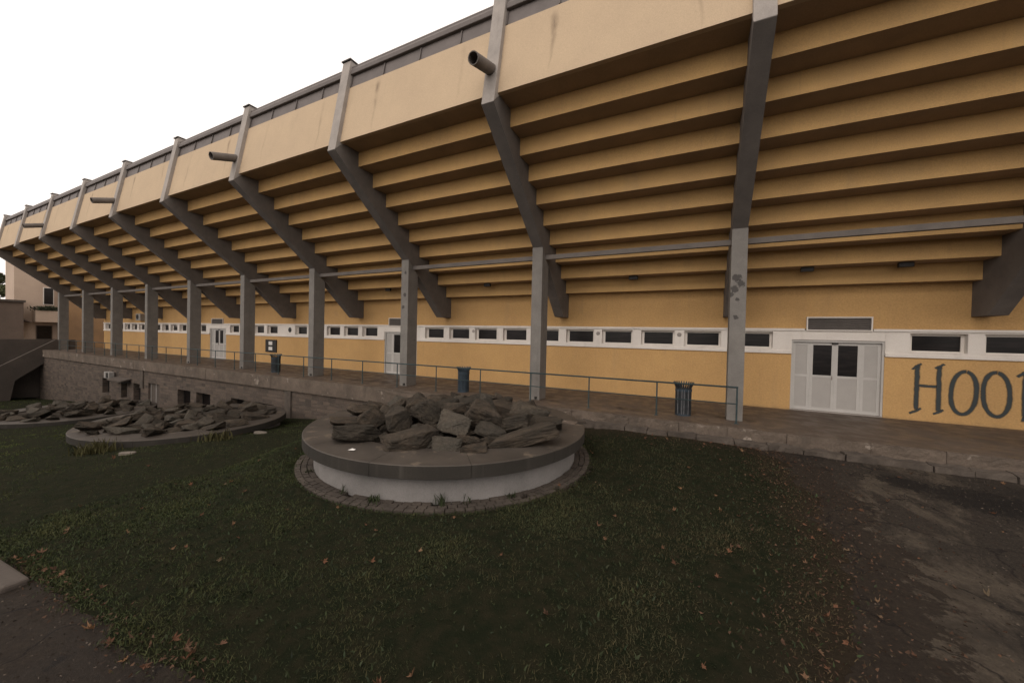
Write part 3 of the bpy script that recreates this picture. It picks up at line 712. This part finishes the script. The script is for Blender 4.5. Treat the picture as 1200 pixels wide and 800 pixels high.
MB().prism([(10.45, -3.72), (10.99, -3.6), (10.99, -3.5), (10.45, -3.64)], -36.9, -34.6).build('canopy_sheet', 'stair', cn); MB().box(-36.85, -36.8, 10.5, 10.99, -3.8, -3.72).box(-34.7, -34.65, 10.5, 10.99, -3.8, -3.72).build('bracket', 'darkmetal', cn)
kb = MB(); x = XR
while x > -4:
    L = random.uniform(.35, .9); kb.box(x-L+.018, x, 10.52+random.uniform(-.04, .04), 10.87, -2.7, -2.45+random.uniform(-.03, .02)); x -= L
ko = kb.build('kerb_strip', 'kerb'); ko['kind'] = 'structure'; OX = 0.0; roughen(ko, .045)

# ------------------------------------------------------------------ railing
RY = 11.5
RG = empty('railing', (1.0, RY, -2.2), 'thin blue-green metal railing along the terrace edge', 'railing')
RG.location = (1.0, RY, -2.2)
MB().tube([(1.02, RY, -1.235), (-51, RY, -1.235)], .024, 8).build('top_rail', 'rail', RG, smooth=True)
MB().tube([(1.02, RY, -1.68), (-51, RY, -1.68)], .015, 8).build('middle_rail', 'rail', RG, smooth=True)
for i in range(27):
    x = 1.0 - 2*i; q = MB().tube([(x, RY, -2.2), (x, RY, -1.25)], .021, 8); q.box(x-.05, x+.05, RY-.05, RY+.05, -2.2, -2.188)
    q.build('railing_post', 'rail', RG, loc=(x, RY, -2.2))

# ------------------------------------------------------------------ litter bins
M['bingrey'] = varied('bin_metal_grey', (.055, .060, .066), (.03, .034, .038), .5, 9, 90, .2, .001, metal=.3)
def bin_at(x, y, label, slat_mat):
    B = empty('litter_bin', (x, y, -2.2), label, 'litter bin', 'litter bins on the terrace'); n = 24
    MB().lathe([(.001, -2.17), (.185, -2.17), (.185, -1.42), (.17, -1.42), (.17, -2.1), (.001, -2.1)], x, y, 28).build('liner', 'darkmetal', B, smooth=False)
    MB().lathe([(.19, -2.2), (.215, -2.2), (.215, -2.13), (.19, -2.13)], x, y, 28, closed_prof=True).build('base_ring', 'bin', B)
    MB().lathe([(.205, -1.50), (.228, -1.50), (.228, -1.43), (.205, -1.43)], x, y, 28, closed_prof=True).build('upper_ring', 'bin', B)
    sl = MB()
    for i in range(n):
        a = 6.28318*i/n; ca, sa = math.cos(a), math.sin(a)
        pr = [(.218, -2.16), (.218, -1.47), (.222, -1.38), (.275, -1.27), (.283, -1.235), (.270, -1.235), (.212, -1.37), (.206, -1.47), (.206, -2.16)]
        vs = []
        for s_ in (-1, 1):
            for r, z in pr: w = .0195*(.75 if r > .23 else 1); vs.append((x + r*ca - s_*w*sa, y + r*sa + s_*w*ca, z))
        m = len(pr); sl.add(vs, [(j, (j+1) % m, m+(j+1) % m, m+j) for j in range(m)] + [tuple(range(m)), tuple(reversed(range(m, 2*m)))])
    sl.build('slats', 'bin' if 'blue' in label else 'bingrey', B)
    if slat_mat:
        q = MB()
        for i in (15, 17, 18, 20):
            a = 6.28318*i/n+.13; ca, sa = math.cos(a), math.sin(a)
            q.tube([(x+.228*ca, y+.228*sa, -2.15), (x+.228*ca, y+.228*sa, -1.45)], .006, 5)
        q.build('bright_rods', 'binlight', B)
bin_at(-.31, 11.98, 'dark slatted litter bin with flared top by the right end of the railing', True)
bin_at(-8.05, 11.98, 'blue slatted litter bin with flared top standing behind the rock planter', False)
bin_at(-20.05, 12.0, 'dark litter bin standing on the terrace below the notice board', False)

# ------------------------------------------------------------------ boulders
def rock_mesh(seed, elong=1.0):
    r = random.Random(seed); bm = bmesh.new()
    for _ in range(r.randint(11, 16)):
        v = Vector((r.gauss(0, 1), r.gauss(0, 1), r.gauss(0, 1))).normalized()
        v = Vector([math.copysign(abs(c)**.5, c) for c in v])*r.uniform(.8, 1.08)
        bm.verts.new(v)
    bmesh.ops.convex_hull(bm, input=bm.verts)
    for v in [v for v in bm.verts if not v.link_faces]: bm.verts.remove(v)
    bmesh.ops.triangulate(bm, faces=bm.faces)
    bmesh.ops.bevel(bm, geom=bm.edges[:], offset=.03, segments=1, affect='EDGES', clamp_overlap=True)
    bmesh.ops.triangulate(bm, faces=bm.faces)
    for _ in range(3): bmesh.ops.subdivide_edges(bm, edges=[e for e in bm.edges if e.calc_length() > .12], cuts=1, use_grid_fill=False); bmesh.ops.triangulate(bm, faces=bm.faces)
    bm.normal_update()
    for v in bm.verts:
        p = v.co*1.7 + Vector((seed*3.1, 0, 0))
        v.co += v.normal*(noise.noise(p)*.04 + noise.noise(p*3.1)*.05 + noise.noise(p*7.3)*.035 + noise.noise(p*15)*.015)
    lo = Vector([min(v.co[i] for v in bm.verts) for i in range(3)]); hi = Vector([max(v.co[i] for v in bm.verts) for i in range(3)])
    for v in bm.verts: v.co = Vector([(v.co[i]-lo[i])/(hi[i]-lo[i])-.5 for i in range(3)])
    me = bpy.data.meshes.new('boulder'); bm.to_mesh(me); bm.free(); me.materials.append(M['rock']); return me
RM = [rock_mesh(i) for i in range(22)]
def rock(x, y, z, w, d, h, rz, tx=0, ty=0, label=None, group=None, mi=None):
    o = bpy.data.objects.new('boulder', RM[(mi if mi is not None else random.randrange(22)) % 22]); C.objects.link(o)
    o.location = (x, y, z + h*.42); o.scale = (w, d, h); o.rotation_euler = (tx, ty, rz); tag(o, label, 'boulder', group); return o
VA = math.atan2
g1 = 'boulders heaped on the nearest round planter'
big = [  # x, y, z, width across the view, height, depth ratio, tilt, label
 (-4.57,5.12,-2.0,.95,.42,.62,0,'broad blocky boulder with a rugged front face at the front of the nearest heap'),
 (-5.62,4.98,-2.0,.95,.42,.65,.08,'wide rounded boulder at the front left of the nearest heap, beside a paper scrap'),
 (-6.61,5.56,-1.97,.80,.26,.6,.12,'dark low slab with a pale left end at the left edge of the nearest heap'),
 (-5.83,5.42,-1.86,.46,.50,.7,.75,'leaning pointed boulder behind the wide one at the front left of the nearest heap'),
 (-6.02,6.10,-1.90,.60,.62,.8,.1,'very dark upright boulder at the upper left of the nearest heap'),
 (-5.20,5.50,-1.88,.48,.60,.7,-.2,'narrow peaked boulder left of the tilted slab in the nearest heap'),
 (-4.93,6.05,-1.78,.66,.58,.6,.55,'tilted slab with a pale sloping face near the top of the nearest heap'),
 (-4.16,5.90,-1.85,.60,.46,.9,.25,'tall rounded boulder right of the broad blocky one in the nearest heap'),
 (-4.60,6.52,-1.60,.48,.26,.8,.15,'small flat-topped pale boulder perched at the top of the nearest heap'),
 (-3.92,6.56,-1.80,.70,.52,.9,.3,'domed boulder at the upper middle right of the nearest heap'),
 (-2.92,6.27,-2.0,1.32,.34,.42,-.24,'long flat slab boulder pointing left at the right front of the nearest heap'),
 (-2.94,7.50,-2.0,.85,.36,.6,-.1,'flat sided boulder at the right end of the nearest heap, behind the long slab'),
 (-3.71,5.75,-2.0,.46,.28,.8,.2,'small pale rounded boulder left of the long slab in the nearest heap'),
 (-3.89,5.30,-2.0,.50,.26,.7,0,'small low boulder at the front edge between the broad block and the pale rounded stone'),
 (-3.45,5.50,-2.0,.48,.17,.7,-.1,'thin small flat boulder at the left tip of the long slab'),
 (-3.54,6.25,-1.92,.58,.30,.7,.35,'smooth orange-tinged boulder above the long slab in the nearest heap'),
 (-3.52,8.02,-1.93,.95,.46,.7,.1,'large grey boulder at the far right of the nearest heap'),
 (-5.66,6.50,-1.85,.70,.58,.8,-.1,'large dark boulder at the top left of the nearest heap'),
 (-5.3,8.0,-1.80,1.5,.36,.5,0,'long low boulder along the back of the nearest heap'),
 (-3.35,6.78,-1.92,.85,.40,.7,-.3,'boulder leaning right behind the orange-tinged one in the nearest heap'),
 (-6.75,6.05,-1.95,.75,.38,.7,.2,'dull boulder behind the pale-ended slab at the left of the nearest heap'),
]
va = -math.radians(-33)
for i, (x, y, z, w, h, dr, ty, lb) in enumerate(big):
    a = math.atan2(-x, y)      # turned roughly across the line of sight
    rock(x, y, z-.03, w*1.08, w*dr+.12, h*.86, a + random.gauss(0, .15), random.gauss(0, .12), ty, lb, g1, mi=i)
def heap(cx, cy, z0, rmax, label, group, avoid=(), n1=60, seed=1, hh=.55, sq=1.0):
    r = random.Random(seed); placed = [(a[0], a[1], a[3]*.42) for a in avoid]; cnt = 0; tries = 0
    while cnt < n1 and tries < 6000:
        tries += 1
        rr = rmax*math.sqrt(r.random()); a = r.uniform(0, 6.283); x, y = cx+rr*math.cos(a), cy+rr*math.sin(a); w = r.uniform(.38, .85)*(1 if tries < 2500 else .6)
        if any(math.hypot(x-p[0], y-p[1]) < (w*.42+p[2])*.86 for p in placed): continue
        placed.append((x, y, w*.42)); lift = hh*max(0, 1-(rr/rmax)**2)*.45
        o = rock(x, y, z0-.04+lift, w*1.15, w*r.uniform(.7, 1.0), (w*r.uniform(.45, .7)+lift*.5)*sq, r.uniform(0, 6.28), r.gauss(0, .3), r.gauss(0, .3), label, group, mi=r.randrange(22)); cnt += 1
heap(PC[0][0]-.02, PC[0][1], -2.0, 2.15, 'plain middling boulder wedged among the larger ones on the nearest round planter', g1, big, 56, 3, .36, .85)
heap(PC[1][0], PC[1][1], PC[1][2], 2.55, 'angular brown-grey boulder in the low heap on the middle planter', 'boulders heaped on the middle planter', (), 60, 5, .15, .62)
heap(PC[2][0], PC[2][1], PC[2][2], 2.6, 'dark boulder in the heap on the far left planter', 'boulders heaped on the far planter', (), 46, 6, .2, .7)

# ------------------------------------------------------------------ round planters
def planter(cx, cy, zt, zb, label, first):
    P = empty('planter', (cx, cy, zb), label, 'planter', 'round stone-topped planters')
    MB().lathe([(2.85, zb-.1), (2.86, zt-.215), (2.7, zt-.215), (2.7, zb-.1)], cx, cy, 96, closed_prof=True).build('base', 'planterwhite', P, smooth=False)
    rm = MB(); n = 12
    for k in range(n):
        a0 = 6.28318*k/n + .2; a1 = a0 + 6.28318/n - .0022
        rm.lathe([(3.045, zt-.22), (3.06, zt-.21), (3.06, zt-.012), (3.048, zt), (2.2, zt+.004), (2.2, zt-.22)], cx, cy, 9, a0, a1, closed_prof=True)
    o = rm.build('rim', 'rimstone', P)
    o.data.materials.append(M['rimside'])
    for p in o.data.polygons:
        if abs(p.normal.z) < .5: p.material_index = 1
    MB().lathe([(.01, zt-.02), (1.2, zt+.05), (2.25, zt-.05), (2.25, zt-.22), (.01, zt-.22)], cx, cy, 64, closed_prof=True).build('soil_fill', 'soil', P)
    return P
P1 = planter(*PC[0], -2.69, 'large round planter in the foreground, white rendered base under a dark stone rim', True)
MB().lathe([(.001, -1.992), (.17, -1.992), (.17, -2.01), (.001, -2.01)], -7.33, 6.35, 24, closed_prof=True).build('cover_plate', 'darkmetal', P1)
pl = MB()
for (x, y, w, d_) in ((-2.62, 8.35, .34, .3), (-2.95, 8.15, .3, .3)): pl.box(x-w/2, x+w/2, y-d_/2, y+d_/2, -2.0, -1.985)
pl.build('inset_tile', 'slab', P1); MB().box(-2.48, -2.28, 8.35, 8.58, -2.0, -1.988).build('inset_grate', 'darkmetal', P1)
planter(*PC[1], -3.95, 'round planter in the middle distance with a low rim and brown rocks', False)
planter(*PC[2], -4.95, 'round planter furthest left, by the dark stair passage', False)
# ring of pavers round the first planter
rp = MB()
for j in range(3):
    r0 = 2.865 + .108*j; nseg = int(2*math.pi*r0/.15)
    for k in range(nseg):
        if random.random() < .03: continue
        a0 = 2*math.pi*(k+.05*random.random())/nseg; a1 = 2*math.pi*(k+.93)/nseg; z = -2.645+random.uniform(-.008, .008); cx, cy, _ = PC[0]
        vs = [(cx+r*math.cos(a), cy+r*math.sin(a), zz) for zz in (z-.08, z+random.uniform(-.006, .004)) for r, a in ((r0, a0), (r0+.095, a0), (r0+.095, a1), (r0, a1))]
        rp.add(vs, [(0, 3, 2, 1), (4, 5, 6, 7), (0, 1, 5, 4), (1, 2, 6, 5), (2, 3, 7, 6), (3, 0, 4, 7)])
o = rp.build('paver_ring', 'paver'); o['kind'] = 'structure'
# weeds against the planter base
def weed(x, y, z, h, n, label):
    P = np.tile([[x, y, z]], (n, 1)) + np.c_[rng.normal(0, .05, n), rng.normal(0, .05, n), np.zeros(n)]
    o = scatter_faces('weed_tuft', P, rng.uniform(.4, 1, n)*h, rng.uniform(.01, .022, n), rng.uniform(.02, .16, n)*h/.2, np.array([[.035, .045, .02]])*rng.uniform(.5, 1.5, (n, 1)), 'grass')
    tag(o, label, 'weeds', 'weeds growing against the planters')
cx, cy, _ = PC[0]
for a, h, n, lb in ((-118, .10, 30, 'small weed tuft at the left foot of the foreground planter'), (-91, .17, 12, 'thin wiry weed stalks at the front of the foreground planter'), (-78, .12, 60, 'bushy green weed at the front foot of the foreground planter'),
                    (-57, .22, 26, 'leafy dark weed at the right front of the foreground planter'), (-50, .22, 8, 'single tall grass stalk beside the leafy weed'), (-35, .10, 24, 'low weed at the right foot of the foreground planter'), (-147, .12, 8, 'tiny weed high on the left paver ring')):
    weed(cx+2.95*math.cos(R(a)), cy+2.95*math.sin(R(a)), -2.66, h, n, lb)
for x, y, n, lb in ((-15.3, 4.15, 260, 'bushy yellow-green weed clump in front of the middle planter'), (-13.65, 6.3, 120, 'small yellow-green weed at the right of the middle planter')):
    P = np.c_[rng.normal(x, .28, n), rng.normal(y, .2, n), np.zeros(n)]; P[:, 2] = zg(P[:, 0], P[:, 1])
    o = scatter_faces('weed_clump', P, rng.uniform(.1, .42, n), rng.uniform(.02, .05, n), rng.uniform(.03, .15, n), np.array([[.07, .065, .028]])*rng.uniform(.6, 1.4, (n, 1)), 'grass'); tag(o, lb, 'weeds', kind='stuff')
# small things
o = MB().add([(0,0,0),(.13,.01,.012),(.14,.05,.02),(.02,.06,.006),(.07,.035,.03)], [(0,1,4),(1,2,4),(2,3,4),(3,0,4)]).build('paper_scrap', 'paper'); o.location = (-5.25, 4.36, -1.994); tag(o, 'crumpled white paper scrap on the dark rim of the foreground planter', 'litter')
def slabstone(x, y, w, d_, h, rz, name, label, mat='palestone', z=None):
    b = MB(); r = random.Random(int(x*100)); m = 9
    pr = [(w*.5*math.cos(6.283*i/m)*r.uniform(.8, 1.1), d_*.5*math.sin(6.283*i/m)*r.uniform(.8, 1.1)) for i in range(m)]
    b.add([(a, c, -.1) for a, c in pr] + [(a*.95, c*.95, h+r.uniform(-.01, .01)) for a, c in pr], [(i, (i+1) % m, m+(i+1) % m, m+i) for i in range(m)] + [tuple(range(m, 2*m)), tuple(reversed(range(m)))])
    o = b.build(name, mat, bevel=.012); o.location = (x, y, (zg1(x, y) if z is None else z) + .02); o.rotation_euler[2] = rz; tag(o, label, 'stone'); return o
slabstone(-13.75, 4.3, .5, .25, .06, .5, 'flat_stone', 'flat pale stone on the grass in front of the middle planter')
slabstone(-13.55, 7.6, .6, .3, .07, .2, 'flat_stone', 'flat pale stone on the grass between the two nearer planters')
ks = MB().box(-.85, .18, -.10, .10, -.1, .07).build('kerb_block', 'stair', bevel=.03); ks.location = (-6.55, 1.13, zg1(-6.5, 1.1)); ks.rotation_euler[2] = R(4); tag(ks, 'worn concrete kerb block at the road edge in the lower left corner', 'kerb block')

# ------------------------------------------------------------------ far left: stair, pink building, trees
ST = empty('staircase', (-52.5, 10, -6.8), 'concrete staircase with solid parapet over a dark passage at the far end', 'staircase')
MB().prism([(12.9, -2.42), (12.9, -1.28), (11.66, -1.28), (5.2, -6.1), (5.2, -7.6), (9.0, -7.6), (9.4, -4.85), (11.66, -2.82)], -53.2, -52.9).build('parapet', 'stair', ST)
stp = MB()
for i in range(26):
    y1 = 11.66-.26*i; z1 = -2.2-.19*i
    if z1 < -7: break
    stp.box(-56.0, -53.2, y1-.26, y1, z1-.5, z1)
stp.build('steps', 'stair', ST)
MB().box(-56.3, -56.0, 5, 12.9, -7.6, -1.3).build('rear_parapet', 'stair', ST); MB().box(-56.0, -53.2, 12.7, 12.9, -7.6, -2.2).build('passage_wall', 'brown', ST)
pb_ = empty('apartment_building', (-66, 14, -7), 'pale pink rendered building beyond the end of the grandstand', 'building')
MB().box(-63, -60, 10.6, 13.4, -8, 7.2).build('wall', 'pink', pb_); MB().box(-63, -59.4, 13.4, 22, -8, 5.4).build('side_wing', 'ochre', pb_); MB().box(-63.1, -59.9, 10.5, 13.4, 7.2, 7.4).build('roof', 'brown', pb_)
for (y0, y1, z0, z1, nm) in ((12.45, 13.05, 2.2, 3.85, 'window'), (12.0, 12.95, -1.7, -.05, 'door'), ):
    o = MB().box(-60.0, -59.94, y0-.06, y1+.06, z0-.06, z1+.06).build(nm, 'white' if nm == 'window' else 'brown', pb_); MB().box(-59.94, -59.92, y0, y1, z0, z1).build('pane', 'glass', o)
bal = MB().box(-60, -58.9, 11.7, 13.4, .35, .5).box(-59.0, -58.9, 11.7, 13.4, .5, 1.5).box(-60, -59.0, 11.7, 11.8, .5, 1.5).build('balcony', 'pink', pb_)
aw = MB().prism([(10.4, .9), (11.5, .4), (11.5, .25), (10.4, .75)], -60, -59).build('awning', 'brown', pb_)
pt = empty('balcony_plant', (-59.4, 12.5, 1.5), 'dark bushy plant standing on the balcony of the pink building', 'plant')
n = 500; P = np.c_[rng.normal(-59.3, .3, n), rng.normal(12.5, .45, n), rng.uniform(1.45, 1.85, n)]
o = scatter_faces('foliage', P, rng.uniform(.1, .25, n), rng.uniform(.05, .12, n), rng.uniform(.0, .2, n), np.array([[.03, .035, .02]])*rng.uniform(.5, 1.5, (n, 1)), 'foliage'); o.parent = pt; o.location = -pt.location
gh = empty('outbuilding', (-62, 8, -7), 'low brown outbuilding in front of the pink building at the left edge', 'outbuilding')
MB().box(-66, -58.5, 2, 10.9, -8, 2.2).build('wall', 'brown', gh); MB().box(-66.2, -58.3, 1.8, 11.0, 2.2, 2.4).build('roof', 'stair', gh)
def acu(x, y, z, lb):
    a = empty('air_conditioner', (x, y, z), lb, 'air conditioner'); MB().box(x-.45, x+.45, y-.35, y-.02, z, z+.6).build('casing', 'ac', a, bevel=.02)
    MB().lathe([(.001, 0), (.2, 0), (.22, .02), (.22, .03)], 0, 0, 20)
    f = MB().lathe([(.001, 0), (.2, 0), (.22, .02), (.22, .03)], 0, 0, 20); f.v = [(x-.1+p[0], y-.38+p[2], z+.3+p[1]) for p in f.v]; f.build('fan_grille', 'darkmetal', a)
acu(-44.6, YW, .65, 'white air conditioner high on the yellow wall near the stair end'); acu(-50.2, YW, .7, 'white air conditioner on the wall next to the last column')

def tree(x, y, z, H, rad, label, seed, nleaf=9000, group='trees beyond the building'):
    r = np.random.default_rng(seed); rr = random.Random(seed)
    T = empty('broadleaf_tree', (x, y, z), label, 'tree', group)
    tb = MB().tube([(x, y, z-.3), (x+.1, y, z+H*.25), (x+.2, y+.1, z+H*.6), (x, y, z+H*.9)], [.3, .24, .14, .03], 9)
    cs = []
    for i in range(16):
        a = rr.uniform(0, 6.28); hh = rr.uniform(.3, .95); q = rad*math.sin(math.pi*min(1, max(.12, (hh-.15)/.9)))*rr.uniform(.35, .95)
        c = (x+q*math.cos(a), y+q*math.sin(a), z+H*hh); cs.append(c)
        tb.tube([(x+.1, y, z+H*hh*.6), ((x+c[0])/2, (y+c[1])/2, z+H*hh*.85), c], [.09, .05, .015], 6)
    tb.build('trunk', 'bark', T)
    ci = r.integers(0, len(cs), nleaf); ca = np.array(cs)[ci]; d = r.normal(0, 1, (nleaf, 3)); d /= np.linalg.norm(d, axis=1)[:, None]
    P = ca + d*(r.uniform(.3, 1, (nleaf, 1))**.5)*rad*.36*np.array([[1, 1, .8]])
    tone = (.6+.8*r.random(len(cs)))[ci][:, None]
    o = scatter_faces('crown', P, r.uniform(.08, .25, nleaf), r.uniform(.1, .22, nleaf), r.uniform(.05, .25, nleaf), np.array([[.055, .062, .03]])*tone*r.uniform(.6, 1.4, (nleaf, 1)), 'foliage')
    o.parent = T; o.location = -T.location
tree(-78, 12.0, -7.5, 14.0, 2.6, 'thin leafy tree behind the outbuilding at the left edge', 11)
tree(-92, 12, -7.5, 12, 4.5, 'broad tree just left of the thin one beyond the outbuilding', 12)
# unseen blocker added behind the viewer; it keeps the low light off the lawn
hx = np.linspace(-70, 40, 130)
HD = empty('light_blocker', (-10, -6.5, -2.7), 'leafy light blocker added behind the viewer, out of view', 'light_blocker')
n = len(hx); vs = []; fs = []
prof_h = [(-5.6, 0.0), (-5.5, .5), (-5.55, .93), (-6.1, 1.0), (-7.0, .97), (-7.4, .6), (-7.3, 0.0)]
HT = 0.1
for i, x in enumerate(hx):
    zb = zg1(x, -6)-.2
    for j, (y, t) in enumerate(prof_h):
        b_ = nz(x*.8, j*2.3, 1)*.3; vs.append((x, y+b_, zb+(HT+nz(x*.5, 7, 2)*.25-zb)*t))
m = len(prof_h)
for i in range(n-1):
    for j in range(m-1): fs.append((i*m+j, (i+1)*m+j, (i+1)*m+j+1, i*m+j+1))
MB().add(vs, fs).build('blocker_body', 'brown', HD).data.materials[0] = varied('blocker_leaves', (.035, .045, .02), (.018, .024, .011), 1, 3, 25, 1, .05)

# ------------------------------------------------------------------ camera, light, sky
f_px, yaw, pitch, roll = 433.13, .4634, -.0146, .0224
def rayd(x, y):
    cp, sp = math.cos(pitch), math.sin(pitch); fw = cp + sp*y; z = sp - cp*y
    cy_, sy_ = math.cos(yaw), math.sin(yaw); return Vector((cy_*x - sy_*fw, sy_*x + cy_*fw, z))
cr, sr = math.cos(roll), math.sin(roll)
def ray(a, b): return rayd(cr*a + sr*b, -sr*a + cr*b)
F = ray(0, 0); Rt = ray(1, 0) - F; Dn = ray(0, 1) - F
cam = bpy.data.cameras.new('camera'); co = bpy.data.objects.new('camera', cam); C.objects.link(co)
cam.sensor_width = 36; cam.lens = f_px/1200*36; cam.clip_end = 3000; cam.clip_start = .05
mw = Matrix.Identity(4)
for i in range(3): mw[i][0] = Rt[i]; mw[i][1] = -Dn[i]; mw[i][2] = -F[i]
co.matrix_world = mw; sc.camera = co

EL, AZ = R(35), R(-8)     # low soft light from behind the viewer
L = bpy.data.lights.new('sun', 'SUN'); L.energy = 0.5; L.angle = R(30); L.color = (1, .86, .74)
lo = bpy.data.objects.new('sun', L); C.objects.link(lo)
to_sun = Vector((math.sin(AZ)*math.cos(EL), -math.cos(AZ)*math.cos(EL), math.sin(EL)))
lo.rotation_euler = to_sun.to_track_quat('Z', 'Y').to_euler()
w = bpy.data.worlds.new('World'); sc.world = w; w.use_nodes = True; nt = w.node_tree
bg = nt.nodes['Background']; sky = nt.nodes.new('ShaderNodeTexSky'); sky.sky_type = 'NISHITA'; sky.sun_disc = False
sky.sun_elevation = EL; sky.sun_rotation = math.atan2(to_sun.x, to_sun.y); sky.air_density = 1; sky.dust_density = 4; sky.ozone_density = 1
hs = nt.nodes.new('ShaderNodeHueSaturation'); hs.inputs['Saturation'].default_value = .12
nt.links.new(sky.outputs[0], hs.inputs['Color'])
mx = nt.nodes.new('ShaderNodeMix'); mx.data_type = 'RGBA'; mx.inputs[0].default_value = .82   # a thick even cloud layer over the clear sky
nt.links.new(hs.outputs[0], mx.inputs[6]); mx.inputs[7].default_value = (10.2, 9.2, 8.5, 1); nt.links.new(mx.outputs[2], bg.inputs[0]); bg.inputs[1].default_value = .15
vs = sc.view_settings; vs.view_transform = 'Standard'; vs.look = 'None'; vs.gamma = 1; vs.exposure = 0.0; vs.use_curve_mapping = False
sc.render.engine = 'CYCLES'; sc.cycles.use_denoising = True; sc.cycles.max_bounces = 6; sc.cycles.transparent_max_bounces = 12
sc.render.resolution_x = 1024; sc.render.resolution_y = 682
